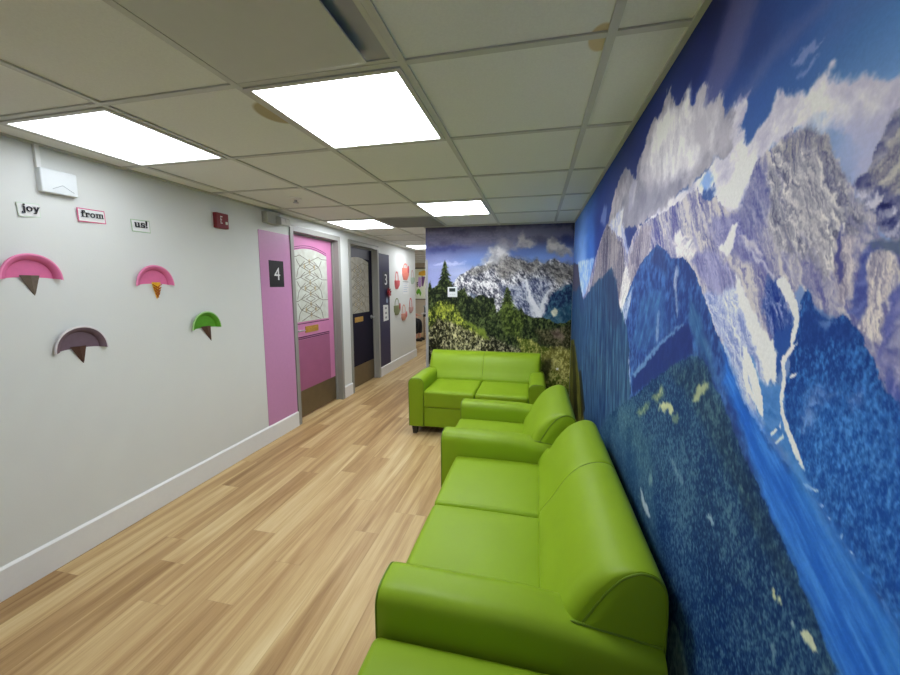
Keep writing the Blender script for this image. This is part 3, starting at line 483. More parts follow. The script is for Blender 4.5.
('f',(150,180,170),(150,180,170),0.5,0.012,0.012,0.02,1,0,[(1.327,0.798),(1.299,0.835),(1.283,0.807),(1.311,0.777)]),
('f',(205,215,215),(205,215,215),0.75,0.008,0.01,0.02,1,0,[(1.411,0.713),(1.37,0.705),(1.295,0.691),(1.281,0.678),(1.325,0.664),(1.39,0.677)]),
('t',(96,132,130),(150,178,166),0.7,0.012,0.015,0.012,2,-2.68,[(1.082,0.45),(1.046,0.524),(1.002,0.531),(0.942,0.499),(0.902,0.476),(1.039,0.307)])]
ART_B=[
('c',(120,116,132),(140,136,150),0.35,0.06,0.06,0.2,5,-0.03,[(-1.129,2.057),(-0.767,2.092),(-0.303,2.033),(-0.416,1.946),(-0.886,1.957)]),
('c',(64,62,82),(128,124,142),0.6,0.05,0.06,0.16,5,-0.01,[(-1.276,2.178),(0.402,2.142),(0.407,1.991),(-0.416,1.958),(-1.279,1.932)]),
('f',(58,56,78),(58,56,78),0.6,0.04,0.05,0.02,1,0,[(-1.019,2.088),(-0.91,2.119),(-0.743,2.091),(-0.814,2.048),(-0.983,2.041)]),
('f',(60,66,118),(60,66,118),0.6,0.03,0.05,0.02,1,0,[(-1.304,1.897),(-1.007,1.925),(-0.766,1.909),(-0.91,1.865),(-1.254,1.848)]),
('f',(182,188,220),(182,188,220),0.8,0.015,0.03,0.02,1,0,[(-1.205,1.729),(-1.007,1.75),(-0.825,1.736),(-0.946,1.714),(-1.131,1.704)]),
('c',(150,148,152),(205,202,200),0.92,0.04,0.05,0.1,1,0,[(-0.658,1.652),(-0.577,1.79),(-0.531,1.892),(-0.439,1.924),(-0.335,1.888),(-0.266,1.796),(-0.344,1.729),(-0.482,1.674),(-0.587,1.594)]),
('c',(120,116,126),(150,146,152),0.8,0.04,0.05,0.1,1,0,[(-0.473,1.925),(-0.383,2.013),(-0.28,1.988),(-0.2,1.896),(-0.301,1.853)]),
('c',(122,118,126),(168,162,162),0.9,0.03,0.04,0.1,1,0,[(-0.234,1.931),(-0.202,2.03),(-0.147,2.062),(-0.09,2.005),(-0.011,1.936),(-0.077,1.894),(-0.188,1.896)]),
('c',(140,136,138),(190,184,178),0.95,0.025,0.03,0.1,1,0,[(0.11,1.912),(0.118,1.988),(0.161,2.009),(0.217,1.953),(0.303,1.929),(0.369,1.862),(0.392,1.807),(0.253,1.799),(0.144,1.845)]),
('m',(62,64,78),(205,203,206),1,0.008,0.02,0.035,2,-1.04,[(-0.983,1.49),(-0.898,1.584),(-0.813,1.642),(-0.706,1.676),(-0.611,1.721),(-0.506,1.72),(-0.425,1.73),(-0.368,1.775),(-0.334,1.814),(-0.265,1.785),(-0.197,1.773),(-0.118,1.738),(-0.062,1.737),(-0.007,1.764),(0.071,1.702),(0.147,1.751),(0.2,1.767),(0.266,1.732),(0.331,1.71),(0.406,1.687),(0.521,1.729),(0.557,0.748),(-1.136,0.683)]),
('m',(60,58,58),(135,130,124),0.8,0.05,0.04,0.05,2,-0.64,[(-0.552,1.698),(-0.425,1.73),(-0.334,1.809),(-0.197,1.773),(-0.062,1.737),(0.004,1.758),(0.071,1.702),(0.201,1.761),(0.406,1.687),(0.473,1.587),(0.263,1.488),(0.095,1.623),(-0.071,1.625),(-0.24,1.626),(-0.353,1.535),(-0.435,1.627)]),
('m',(70,68,66),(140,136,130),0.7,0.03,0.03,0.04,1,0,[(-0.813,1.63),(-0.647,1.71),(-0.506,1.72),(-0.575,1.652),(-0.741,1.583)]),
('m',(36,46,84),(165,170,190),0.7,0.05,0.05,0.04,2,-1.09,[(-0.41,1.477),(-0.181,1.512),(0.098,1.534),(0.181,1.308),(0.11,1.056),(-0.173,1.096),(-0.35,1.304)]),
('t',(28,44,78),(52,84,110),1,0.02,0.03,0.03,1,0,[(0.116,1.239),(0.179,1.376),(0.285,1.466),(0.391,1.51),(0.497,1.51),(0.523,0.804),(0.061,0.787),(0.076,1.055)]),
('t',(44,86,104),(90,130,138),0.6,0.05,0.04,0.04,1,0,[(0.109,1.102),(0.182,1.24),(0.334,1.264),(0.466,1.176),(0.477,0.859),(0.114,0.906)]),
('f',(215,214,218),(215,214,218),0.9,0.012,0.02,0.02,1,0,[(-0.137,1.546),(-0.091,1.534),(-0.055,1.398),(0.004,1.284),(0.062,1.17),(0.064,1.089),(0.008,1.123),(-0.051,1.237),(-0.088,1.375)]),
('f',(205,205,210),(205,205,210),0.85,0.012,0.02,0.02,1,0,[(0.177,1.444),(0.199,1.444),(0.124,1.353),(0.105,1.239),(0.075,1.101),(0.031,1.1),(0.06,1.261),(0.102,1.376)]),
('f',(200,200,206),(200,200,206),0.8,0.01,0.02,0.02,1,0,[(-0.11,1.352),(-0.076,1.352),(-0.028,1.192),(0.019,1.1),(-0.026,1.122),(-0.074,1.237)]),
('f',(160,162,172),(160,162,172),0.7,0.012,0.02,0.02,1,0,[(0.232,1.421),(0.295,1.488),(0.304,1.555),(0.327,1.488),(0.275,1.421)]),
('c',(190,190,170),(225,220,195),0.9,0.012,0.015,0.05,1,0,[(0.173,1.172),(0.205,1.218),(0.249,1.207),(0.251,1.15),(0.208,1.115)]),
('f',(150,175,205),(150,175,205),0.5,0.03,0.04,0.02,1,0,[(-0.764,1.395),(-0.692,1.348),(-0.596,1.302),(-0.477,1.185),(-0.547,1.16),(-0.691,1.277)]),
('t',(24,32,20),(70,82,46),1,0.008,0.035,0.025,1,0,[(-1.295,1.466),(-1.232,1.417),(-1.169,1.478),(-1.119,1.514),(-1.069,1.561),(-1.02,1.525),(-0.971,1.466),(-0.922,1.406),(-0.873,1.442),(-0.837,1.407),(-0.812,1.347),(-0.764,1.336),(-0.703,1.289),(-0.668,1.348),(-0.596,1.349),(-0.549,1.302),(-0.502,1.326),(-0.466,1.256),(-0.453,1.162),(-0.406,1.163),(-0.359,1.187),(-0.319,1.199),(-0.267,1.188),(-0.198,1.189),(-0.129,1.167),(-0.037,1.099),(0.064,1.101),(0.143,1.079),(0.232,1.036),(0.331,1.038),(0.394,1.085),(0.492,1.064),(0.558,-0.8),(-1.412,-1.037)]),
('t',(26,34,20),(74,86,46),1,0.006,0.012,0.02,1,0,[(-1.069,1.768),(-1.052,1.719),(-1.059,1.733),(-1.031,1.674),(-1.051,1.688),(-1.024,1.629),(-1.044,1.643),(-0.997,1.584),(-1.037,1.598),(-0.998,1.54),(-1.029,1.553),(-0.966,1.495),(-1.022,1.509),(-0.972,1.45),(-1.015,1.463),(-0.936,1.405),(-1.009,1.418),(-0.948,1.36),(-1.002,1.373),(-1.145,1.375),(-1.208,1.363),(-1.138,1.42),(-1.193,1.409),(-1.13,1.466),(-1.179,1.454),(-1.122,1.511),(-1.165,1.5),(-1.114,1.556),(-1.15,1.545),(-1.105,1.601),(-1.135,1.59),(-1.097,1.646),(-1.12,1.635),(-1.088,1.691),(-1.104,1.68),(-1.079,1.735),(-1.088,1.724)]),
('t',(26,34,20),(74,86,46),1,0.006,0.012,0.02,1,0,[(-0.837,1.454),(-0.821,1.406),(-0.828,1.419),(-0.802,1.362),(-0.821,1.376),(-0.795,1.319),(-0.814,1.332),(-0.771,1.276),(-0.807,1.289),(-0.771,1.232),(-0.8,1.245),(-0.743,1.188),(-0.794,1.201),(-0.883,1.202),(-0.922,1.191),(-0.876,1.246),(-0.909,1.235),(-0.869,1.29),(-0.896,1.279),(-0.862,1.334),(-0.882,1.323),(-0.854,1.378),(-0.868,1.367),(-0.846,1.421),(-0.854,1.41)]),
('t',(26,34,20),(74,86,46),1,0.006,0.012,0.02,1,0,[(-0.549,1.337),(-0.531,1.29),(-0.539,1.303),(-0.509,1.247),(-0.531,1.26),(-0.502,1.204),(-0.522,1.217),(-0.475,1.161),(-0.514,1.174),(-0.474,1.117),(-0.507,1.13),(-0.442,1.075),(-0.499,1.087),(-0.599,1.087),(-0.642,1.076),(-0.591,1.131),(-0.628,1.12),(-0.584,1.175),(-0.613,1.163),(-0.576,1.218),(-0.599,1.207),(-0.568,1.262),(-0.583,1.251),(-0.559,1.305),(-0.567,1.294)]),
('t',(26,34,20),(74,86,46),1,0.006,0.012,0.02,1,0,[(-0.692,1.36),(-0.676,1.316),(-0.683,1.328),(-0.657,1.277),(-0.676,1.289),(-0.651,1.237),(-0.669,1.25),(-0.627,1.198),(-0.662,1.21),(-0.626,1.158),(-0.655,1.171),(-0.598,1.119),(-0.648,1.131),(-0.737,1.132),(-0.775,1.121),(-0.73,1.172),(-0.762,1.161),(-0.723,1.211),(-0.749,1.201),(-0.716,1.251),(-0.736,1.241),(-0.709,1.291),(-0.723,1.281),(-0.701,1.33),(-0.708,1.32)]),
('t',(26,34,20),(74,86,46),1,0.006,0.012,0.02,1,0,[(-0.323,1.466),(-0.304,1.418),(-0.312,1.431),(-0.279,1.374),(-0.303,1.387),(-0.271,1.331),(-0.293,1.344),(-0.241,1.287),(-0.284,1.3),(-0.24,1.243),(-0.276,1.256),(-0.205,1.2),(-0.267,1.212),(-0.211,1.156),(-0.259,1.169),(-0.169,1.113),(-0.25,1.125),(-0.182,1.068),(-0.242,1.081),(-0.401,1.08),(-0.469,1.067),(-0.393,1.124),(-0.454,1.112),(-0.385,1.169),(-0.439,1.157),(-0.377,1.213),(-0.424,1.202),(-0.369,1.257),(-0.409,1.246),(-0.36,1.302),(-0.393,1.29),(-0.352,1.346),(-0.377,1.334),(-0.343,1.389),(-0.361,1.378),(-0.334,1.433),(-0.343,1.422)]),
('t',(26,34,20),(74,86,46),1,0.006,0.012,0.02,1,0,[(-1.257,1.526),(-1.241,1.468),(-1.248,1.484),(-1.221,1.415),(-1.241,1.43),(-1.215,1.362),(-1.234,1.377),(-1.19,1.309),(-1.227,1.324),(-1.191,1.255),(-1.221,1.271),(-1.301,1.272),(-1.335,1.259),(-1.293,1.326),(-1.321,1.313),(-1.284,1.38),(-1.306,1.366),(-1.276,1.433),(-1.291,1.42),(-1.267,1.486),(-1.275,1.473)]),
('t',(26,34,20),(74,86,46),1,0.006,0.012,0.02,1,0,[(-0.164,1.236),(-0.146,1.191),(-0.154,1.204),(-0.123,1.151),(-0.145,1.163),(-0.115,1.11),(-0.136,1.123),(-0.086,1.07),(-0.127,1.082),(-0.199,1.083),(-0.23,1.072),(-0.192,1.124),(-0.215,1.113),(-0.183,1.165),(-0.2,1.154),(-0.175,1.205),(-0.183,1.195)]),
('t',(40,52,20),(104,120,50),0.7,0.03,0.03,0.022,1,0,[(-0.405,1.092),(-0.35,1.304),(-0.268,1.281),(-0.175,1.166),(-0.104,1.051),(-0.169,0.886),(-0.344,0.904)]),
('t',(50,60,24),(150,160,64),1,0.02,0.04,0.022,1,0,[(-1.285,1.174),(-1.183,1.272),(-1.058,1.298),(-0.971,1.262),(-0.922,1.203),(-0.86,1.083),(-0.787,0.988),(-0.689,0.918),(-0.568,0.826),(-0.4,0.687),(-1.303,0.651)]),
('t',(104,116,40),(190,194,76),0.7,0.02,0.03,0.025,1,0,[(-1.209,1.199),(-1.058,1.261),(-0.959,1.226),(-0.959,1.154),(-1.108,1.14),(-1.184,1.126)]),
('t',(42,40,30),(176,170,136),0.85,0.03,0.04,0.02,1,0,[(-1.3,0.926),(-1.134,1.078),(-0.885,0.986),(-0.64,0.872),(-0.401,0.831),(-0.109,0.722),(-0.049,0.606),(-1.31,-0.223)]),
('f',(128,146,52),(128,146,52),0.75,0.02,0.025,0.02,1,0,[(-0.836,1.036),(-0.738,1.014),(-0.593,0.933),(-0.508,0.827),(-0.58,0.849),(-0.714,0.942)]),
('t',(84,96,34),(160,160,86),1,0.02,0.03,0.02,1,0,[(-0.192,0.885),(-0.054,0.866),(0.083,0.788),(0.241,0.736),(0.417,0.719),(0.464,-0.688),(-0.38,-0.784),(-0.166,0.696)]),
('t',(50,50,30),(104,98,70),0.9,0.03,0.03,0.02,1,0,[(0.011,0.961),(0.19,0.966),(0.364,1.016),(0.43,0.972),(0.427,0.743),(0.24,0.759),(0.06,0.822)]),
('c',(96,76,70),(150,128,116),0.7,0.03,0.03,0.04,1,0,[(0.168,0.965),(0.245,0.967),(0.324,0.9),(0.304,0.831),(0.215,0.874)]),
('t',(128,122,62),(188,182,110),0.8,0.02,0.03,0.02,1,0,[(0.196,0.757),(0.284,0.784),(0.395,0.718),(0.414,0.487),(0.34,0.389),(0.204,0.476),(0.064,0.658)]),
('f',(40,42,22),(40,42,22),0.8,0.03,0.03,0.02,1,0,[(0.121,0.637),(0.2,0.617),(0.181,0.475),(0.139,0.378),(0.068,0.469)]),
('f',(236,232,216),(236,232,216),1,0.006,0.004,0.02,1,0,[(0.247,0.525),(0.275,0.527),(0.275,0.503),(0.248,0.502)])]

_tab = RNG.random((256, 256))
def vnoise(x, y):
    xi = np.floor(x).astype(int); yi = np.floor(y).astype(int); fx = x-xi; fy = y-yi
    fx = fx*fx*(3-2*fx); fy = fy*fy*(3-2*fy); a = xi & 255; b = (xi+1) & 255; c = yi & 255; d = (yi+1) & 255
    return (_tab[a,c]*(1-fx)+_tab[b,c]*fx)*(1-fy)+(_tab[a,d]*(1-fx)+_tab[b,d]*fx)*fy
def fbm(x, y, o=4, g=.5):
    r = 0; a = 1; t = 0
    for k in range(o):
        r = r+a*vnoise(x+17.3*k, y+5.1*k); t += a; a *= g
        x, y = 1.62*x-1.18*y, 1.18*x+1.62*y
    return r/t
def ridged(x, y, o=5, g=.55):
    r = 0; a = 1; t = 0
    for k in range(o):
        n_ = 1-np.abs(2*vnoise(x+11.1*k, y+3.7*k)-1); r = r+a*n_**1.6; t += a; a *= g
        x, y = 1.70*x-1.05*y, 1.05*x+1.70*y
    return r/t
def sdist(px, py, P):
    """signed distance to polygon, positive inside"""
    d2 = np.full(px.shape, 1e9); ins = np.zeros(px.shape, bool); n = len(P)
    for i in range(n):
        ax_, ay = P[i]; bx, by = P[(i+1) % n]; ex, ey = bx-ax_, by-ay; L2 = ex*ex+ey*ey+1e-12
        t = np.clip(((px-ax_)*ex+(py-ay)*ey)/L2, 0, 1)
        d2 = np.minimum(d2, (px-ax_-t*ex)**2+(py-ay-t*ey)**2)
        if ay != by: ins ^= ((ay > py) != (by > py)) & (px < ex*(py-ay)/(by-ay)+ax_)
    return np.where(ins, 1, -1)*np.sqrt(d2)
def paint(A, Bz, sky, art, streak):
    """A, Bz: wall coordinates of every grid point -> printed colour (sRGB 0..255)"""
    num = np.zeros(A.shape+(3,)); den = np.zeros(A.shape)
    for (a, b), c in sky:
        w = 1/(((A-a)**2*streak+(Bz-b)**2)+.004)**1.6; num += w[...,None]*np.array(c, float); den += w
    col = num/den[...,None]
    col *= (.94+.12*fbm(A*6*streak**.5, Bz*14, 4))[...,None]
    for (k, c, c2, al, s, w, n, st, ang, P) in art:
        xs = [p[0] for p in P]; ys = [p[1] for p in P]; pad = s*1.5+w*1.5
        sel = np.nonzero((A > min(xs)-pad) & (A < max(xs)+pad) & (Bz > min(ys)-pad) & (Bz < max(ys)+pad))
        if not len(sel[0]): continue
        x = A[sel]; y = Bz[sel]; ws = max(w*2.2, .006)
        wx = (fbm(x/ws+3, y/ws, 5, .62)-.5)*2.8*w; wy_ = (fbm(x/ws+71, y/ws+40, 5, .62)-.5)*2.8*w
        sd = sdist(x+wx, y+wy_, P); m_ = np.clip((sd+s)/(2*s), 0, 1); m_ = m_*m_*(3-2*m_)*al
        ca, sa = math.cos(ang), math.sin(ang); u = (x*ca+y*sa)/(n*st); v = (-x*sa+y*ca)/n
        if k == 'f': t = fbm(x/.03, y/.03, 3)*.5; c2_ = [min(255, q*1.08) for q in c]
        else: c2_ = c2
        if k == 'c': t = np.clip((fbm(u+wx*8, v, 6, .62)-.5)*3.4+.6, 0, 1)
        elif k == 'r':
            uu = u*.42+wx/n*.4; vv = v*.55+wy_/n*.5
            h0 = ridged(uu, vv, 5, .6); h1 = ridged(uu+.05, vv+.16, 5, .6); big = fbm(u*.2+3, v*.25, 3)
            t = np.clip(.52+(h0-h1)*3.2+(h0-.42)*.9+(big-.5)*1.9, -.5, 1.35)
        elif k == 'm':
            r1 = fbm(u, v, 5, .7); r2 = fbm(u*3+5, v*3+9, 3, .7)
            t = np.clip((r1-.5)*2.6+.55+(r2-.5)*2.2, -.1, 1.15)
        elif k == 't':
            a_, b_ = x/n, y/(n*1.6); r1 = fbm(a_, b_, 3, .8); r2 = fbm(x/.10, y/.14, 4); sp = vnoise(a_*2.3+7, b_*1.9)
            t = np.clip((r1-.5)*3.8+.36+(r2-.5)*1.4+np.clip((sp-.8)*5, 0, 1)*.6, -.15, 1.35)
        elif k == 's':
            r1 = fbm(u, v*1.4, 4, .65); t = np.clip((r1-.5)*3.2+.40, -.1, 1.2)
        q = np.array(c, float)*(1-t[:,None])+np.array(c2_, float)*t[:,None]
        col[sel] = col[sel]*(1-m_[:,None])+q*m_[:,None]
    return np.clip(col, 0, 255)
def mural(name, us, vs, P3, col, label, mat_):
    nu, nv = len(us), len(vs); me = bpy.data.meshes.new(name)
    me.vertices.add(nu*nv); me.vertices.foreach_set('co', P3.astype('f4').ravel())
    i = np.arange(nu-1)[:,None]*nv+np.arange(nv-1)[None,:]
    q = np.stack([i, i+1, i+nv+1, i+nv], -1).reshape(-1, 4); nf = len(q)
    me.loops.add(nf*4); me.polygons.add(nf)
    me.loops.foreach_set('vertex_index', q.ravel().astype('i4')); me.polygons.foreach_set('loop_start', (np.arange(nf)*4).astype('i4'))
    me.update(calc_edges=True)
    a = me.color_attributes.new('print', 'FLOAT_COLOR', 'POINT')
    c = col.reshape(-1, 3)/255.0; c = np.where(c <= .04045, c/12.92, ((c+.055)/1.055)**2.4); c = np.minimum(c, .70)
    a.data.foreach_set('color', np.concatenate([c, np.ones((len(c), 1))], 1).astype('f4').ravel())
    me.materials.append(mat_); o = bpy.data.objects.new(name, me); C.objects.link(o)
    return tag(o, label, 'mural')
def print_mat(name, gain, fine):
    m = bpy.data.materials.new(name); m.use_nodes = True; n = m.node_tree.nodes; l = m.node_tree.links; p = n['Principled BSDF']
    at = n.new('ShaderNodeAttribute'); at.attribute_name = 'print'
    tc = n.new('ShaderNodeTexCoord'); tx = n.new('ShaderNodeTexNoise'); tx.inputs['Scale'].default_value = fine; tx.inputs['Detail'].default_value = 3
    l.new(tc.outputs['Object'], tx.inputs['Vector'])
    rm = n.new('ShaderNodeMapRange'); rm.inputs['From Min'].default_value = .25; rm.inputs['From Max'].default_value = .75
    rm.inputs['To Min'].default_value = gain*.94; rm.inputs['To Max'].default_value = gain*1.06; l.new(tx.outputs['Fac'], rm.inputs['Value'])
    vm = n.new('ShaderNodeVectorMath'); vm.operation = 'SCALE'; l.new(at.outputs['Color'], vm.inputs[0]); l.new(rm.outputs[0], vm.inputs['Scale'])
    l.new(vm.outputs[0], p.inputs['Base Color']); p.inputs['Roughness'].default_value = .55; p.inputs['Specular IOR Level'].default_value = .12
    return m
# right wall: columns get finer towards the near end
q = np.linspace(np.arcsinh(.36/.4), np.arcsinh((YB-.006)/.4), 1250); us = np.concatenate([np.linspace(YN+.01, .35, 160), .4*np.sinh(q)]); vs = np.linspace(.004, H-.006, 840)
Y, Z = np.meshgrid(us, vs, indexing='ij'); YY = np.abs(Y-.36)+.36
mural('wall_mural', us, vs, np.stack([np.full(Y.shape, XR-.004), Y, Z], -1), paint(YY, Z, SKY_R, ART_R, 1.0),
      'mural of grey peaks, big clouds and blue forest covering the long right wall', print_mat('printed mountain wallcovering', 1.3, 170))
us = np.linspace(XE+.002, XR-.006, 420); vs = np.linspace(.004, H-.006, 520)
X_, Z = np.meshgrid(us, vs, indexing='ij')
mural('wall_mural', us, vs, np.stack([X_, np.full(X_.shape, YB-.004), Z], -1), paint(X_, Z, SKY_B, ART_B, .12),
      'mural of one rocky mountain behind dark firs and shrubs on the end wall', print_mat('printed forest wallcovering', 1.25, 120))

# ------------------------------------------------------------------ sofas
AW = .15; DP = .803
ROLL = [(.486,.475),(.505,.507),(.53,.543),(.552,.580),(.573,.617),(.602,.659),(.642,.699),(.69,.724),(.738,.732),(.776,.719),(.797,.684),(.803,.62),(.803,.50)]
def smooth_curve(P, n=4):
    out = []
    for i in range(len(P)-1):
        p0, p1, p2, p3 = [Vector(P[max(0, min(len(P)-1, j))]) for j in (i-1, i, i+1, i+2)]
        for k in range(n):
            t = k/n; out.append(.5*((2*p1)+(p2-p0)*t+(2*p0-5*p1+4*p2-p3)*t*t+(3*p1-p0-3*p2+p3)*t**3))
    out.append(Vector(P[-1])); return out
def arm_top(d): return .574-.05*max(0, (d-.40)/.42)**1.3
def arm_z(f, d):
    """height of the arm surface at fraction f of its width"""
    c = min(1, abs(2*f-1)*.075/.079); a = math.acos(c**(1/.62))
    return arm_top(d)-.066+.066*abs(math.sin(a))**.75
def welt(x0, f): return MB().tube([(x0+f*AW+(.006 if f > .5 else -.006), d, arm_z(f, d)+.001) for d in [.560+.0115*k for k in range(21)]], [.0012]+[.0040]*20, 6)
def arm_mesh(x0, x1):
    """padded arm: vertical sides, pillow top, rounded front"""
    mb = MB(); w = x1-x0; cx = (x0+x1)/2
    def prof(top, ins=0, zb=.085):
        P = [(x0+ins, zb+ins)]
        for k in range(15):
            a = PI-PI*k/14; c, s_ = math.cos(a), math.sin(a)
            P.append((cx+(w/2-ins+.004)*math.copysign(abs(c)**.62, c), top-.066+(.066-ins)*abs(s_)**.75))
        P.append((x1-ins, zb+ins)); return P
    rings = []
    for d, ins in ((0,.016),(.002,.008),(.007,.003),(.016,0),(.05,0),(.2,0),(.42,0),(.5,0),(.6,0),(.7,0),(.785,0),(.795,.004)):
        top = .574-.05*max(0, (d-.40)/.42)**1.3
        rings.append([(x, d, z) for x, z in prof(top, ins)])
    mb.loft(rings)
    pip = MB().tube([(x, .0045, z) for x, z in prof(.574, .004)], .0036, 6)
    return mb, pip
def build_back(r, x0, x1, ext0, ext1, seams):
    """roll runs from x0-ext0 to x1+ext1 (over the arms), the padded front between the arms"""
    R_ = smooth_curve(ROLL, 4); n = len(R_)
    nrm = []
    for i in range(n):
        t = (R_[min(i+1, n-1)]-R_[max(i-1, 0)]).normalized(); nrm.append(Vector((-t.y, t.x)))   # outward
    a, b = x0-ext0, x1+ext1
    st = []
    for e in (0,.002,.006,.013,.024,.038,.055): st.append((a+e, .055*(1-math.sqrt(max(0, 1-(1-e/.055)**2))), .004 if e == 0 else 0))
    cuts = [a+.055+(b-a-.11)*k/24 for k in range(1, 24)]
    for sx in seams: cuts = [c for c in cuts if abs(c-sx) > .016]+[sx-.014, sx-.006, sx-.002, sx, sx+.002, sx+.006, sx+.014]
    for c in sorted(cuts): st.append((c, 0, {0: .0045, 2: .003, 6: .001}.get(round(min([abs(c-s_) for s_ in seams] or [9])*1000), 0)))
    for e in (.055,.038,.024,.013,.006,.002,0): st.append((b-e, .055*(1-math.sqrt(max(0, 1-(1-e/.055)**2))), .004 if e == 0 else 0))
    rings = []
    for x, fi, inw in st:
        ring = []
        for p, m_ in zip(R_, nrm):
            f = max(0, -m_.x)**.8*fi + 0
            ring.append((x, p.x+f-m_.x*inw, p.y-m_.y*(inw+fi*.06)))
        rings.append(ring)
    mb = MB().loft(rings, caps=False)
    # end caps bulge a little
    for ring, sg in ((rings[0], -1), (rings[-1], 1)):
        c_ = Vector((ring[0][0], sum(p[1] for p in ring)/n, sum(p[2] for p in ring)/n))
        rr = [ring]
        for k, bl in ((.75,.006),(.4,.009),(.08,.010)):
            rr.append([(c_.x+sg*bl, c_.y+(p[1]-c_.y)*k, c_.z+(p[2]-c_.z)*k) for p in ring])
        mb.loft(rr, caps=False); mb.add(rr[-1], [tuple(range(n))])
    # padded front and the frame behind it
    BODY = smooth_curve([(.475,.36),(.477,.42),(.4875,.476),(.506,.508),(.531,.544)], 4)
    poly = [(p.x, p.y) for p in BODY]+[(.803,.544),(.803,.10),(.475,.10)]
    xs = [x0+.002]+[c for c in sorted(cuts) if x0+.01 < c < x1-.01]+[x1-.002]
    rg = []
    for x in xs:
        near = min([abs(x-s_) for s_ in seams] or [9]); dn = {0: .0045, 2: .003, 6: .001}.get(round(near*1000), 0)
        rg.append([(x, p+dn if i < len(BODY) else p, z) for i, (p, z) in enumerate(poly)])
    mb.loft(rg)
    bo = mb.build('backrest', M['vinyl'], r, 50)
    for ring in (rings[0], rings[-1]):
        MB().tube([(p[0], p[1], p[2]) for p in ring], .0034, 6).build('piping', M['vinylseam'], bo)
    for sx in seams:
        MB().tube([(sx, p.x-m_.x*.0035, p.y-m_.y*.0035) for p, m_ in zip(BODY+R_[9:-8], [Vector((-.95,.3))]*len(BODY)+nrm[9:-8])], .0016, 5).build('seam', M['seam'], bo)
    return bo
def sofa(name, label, cat, ncush, cw, armL, armR, loc, rz):
    r = thing(name, label, cat, loc, rz); x = 0
    L_ = ncush*cw+AW*(armL+armR); xi0 = AW*armL; xi1 = xi0+ncush*cw
    if armL:
        mb, pp = arm_mesh(0, AW); o = mb.build('arm', M['vinyl'], r, 50); pp.build('piping', M['vinylseam'], o); welt(0, .3).build('piping', M['vinylseam'], o)
    if armR:
        mb, pp = arm_mesh(L_-AW, L_); o = mb.build('arm', M['vinyl'], r, 50); pp.build('piping', M['vinylseam'], o); welt(L_-AW, .7).build('piping', M['vinylseam'], o)
    MB().rbox((xi0+.001, .012, .088), (xi1-.001, .48, .29), .014, 3, 4).build('seat_base', M['vinyl'], r)
    MB().box((.03, .04, .078), (L_-.03, .77, .09)).build('underside', M['under'], r, 0)
    for k in range(ncush):
        MB().rbox((xi0+k*cw+.002, -.004, .287), (xi0+(k+1)*cw-.002, .50, .452), .024, 4, 8, .010, .006).build('seat_cushion', M['vinyl'], r)
    seams = [xi0+k*cw for k in range(1, ncush)]
    build_back(r, xi0, xi1, .105 if armL else 0, .105 if armR else 0, seams)
    for lx in (.02, L_-.075):
        for ly in (.03, .72):
            MB().loft([[(lx+.008, ly+.008, 0), (lx+.047, ly+.008, 0), (lx+.047, ly+.047, 0), (lx+.008, ly+.047, 0)],
                       [(lx, ly, .086), (lx+.055, ly, .086), (lx+.055, ly+.055, .086), (lx, ly+.055, .086)]]).build('leg', M['leg'], r, 0)
    return r
sofa('loveseat', 'green vinyl two-seat sofa facing the camera against the end wall mural', 'sofa', 2, .505, True, True, (-1.2, 3.295, 0), 0)
sofa('armchair', 'green vinyl single armchair between the two green sofas', 'armchair', 1, .45, True, True, (-.55, 2.818, 0), -PI/2)
sofa('loveseat', 'green vinyl two-seat sofa nearest the camera with its back to the long mountain mural', 'sofa', 2, .50, False, True, (-.447, 2.057, 0), -PI/2)
# low bench that butts against the near arm
bn = thing('bench', 'backless green vinyl bench seat at the bottom edge in front of the near sofa arm', 'bench', (-.44, .90, 0), -PI/2)
MB().rbox((.004, -.002, .287), (.56, .55, .452), .024, 4, 8, .010, .006).build('seat_cushion', M['vinyl'], bn)
MB().rbox((.006, .012, .088), (.558, .54, .29), .014, 3, 4).build('seat_base', M['vinyl'], bn)
for lx in (.03, .48):
    for ly in (.03, .47):
        MB().loft([[(lx+.008, ly+.008, 0), (lx+.047, ly+.008, 0), (lx+.047, ly+.047, 0), (lx+.008, ly+.047, 0)],
                   [(lx, ly, .09), (lx+.055, ly, .09), (lx+.055, ly+.055, .09), (lx, ly+.055, .09)]]).build('leg', M['leg'], bn, 0)

# ------------------------------------------------------------------ ceiling fittings
def cell(kx, ky):
    """south-west corner of a ceiling grid cell"""
    return GX0+TS*kx, GY0+TS*ky
LP = [(-2, 0, 15.5, 'square lit ceiling panel nearest the camera, beside the air diffuser'),
      (-4, 0, 3.6, 'lit ceiling panel close to the left wall above the paper ice creams'),
      (-4, 4, 10.0, 'lit ceiling panel by the left wall above the two coloured doors'),
      (-2, 3, 15.0, 'lit ceiling panel close to the end wall mural'),
      (-4, 8, 7.0, 'lit ceiling panel just beyond the end wall, first in the corridor'),
      (-4, 12, 10.0, 'small far lit ceiling panel in the corridor, second beyond the end wall'),
      (-5, 14, 10.0, 'farthest sliver of a lit ceiling panel above the coloured display board'),
      (-1, -3, 2.6, 'first added fill light panel, unseen behind the camera over the right half of the room'),  # this and the rest of the list: unseen panels added as fill light
      (-4, -3, 2.6, 'first added fill light panel, unseen behind the camera beside the left wall'),
      (-1, -6, 2.6, 'second added fill light panel, unseen behind the camera over the right half of the room'),
      (-4, -6, 2.6, 'second added fill light panel, unseen behind the camera beside the left wall')]
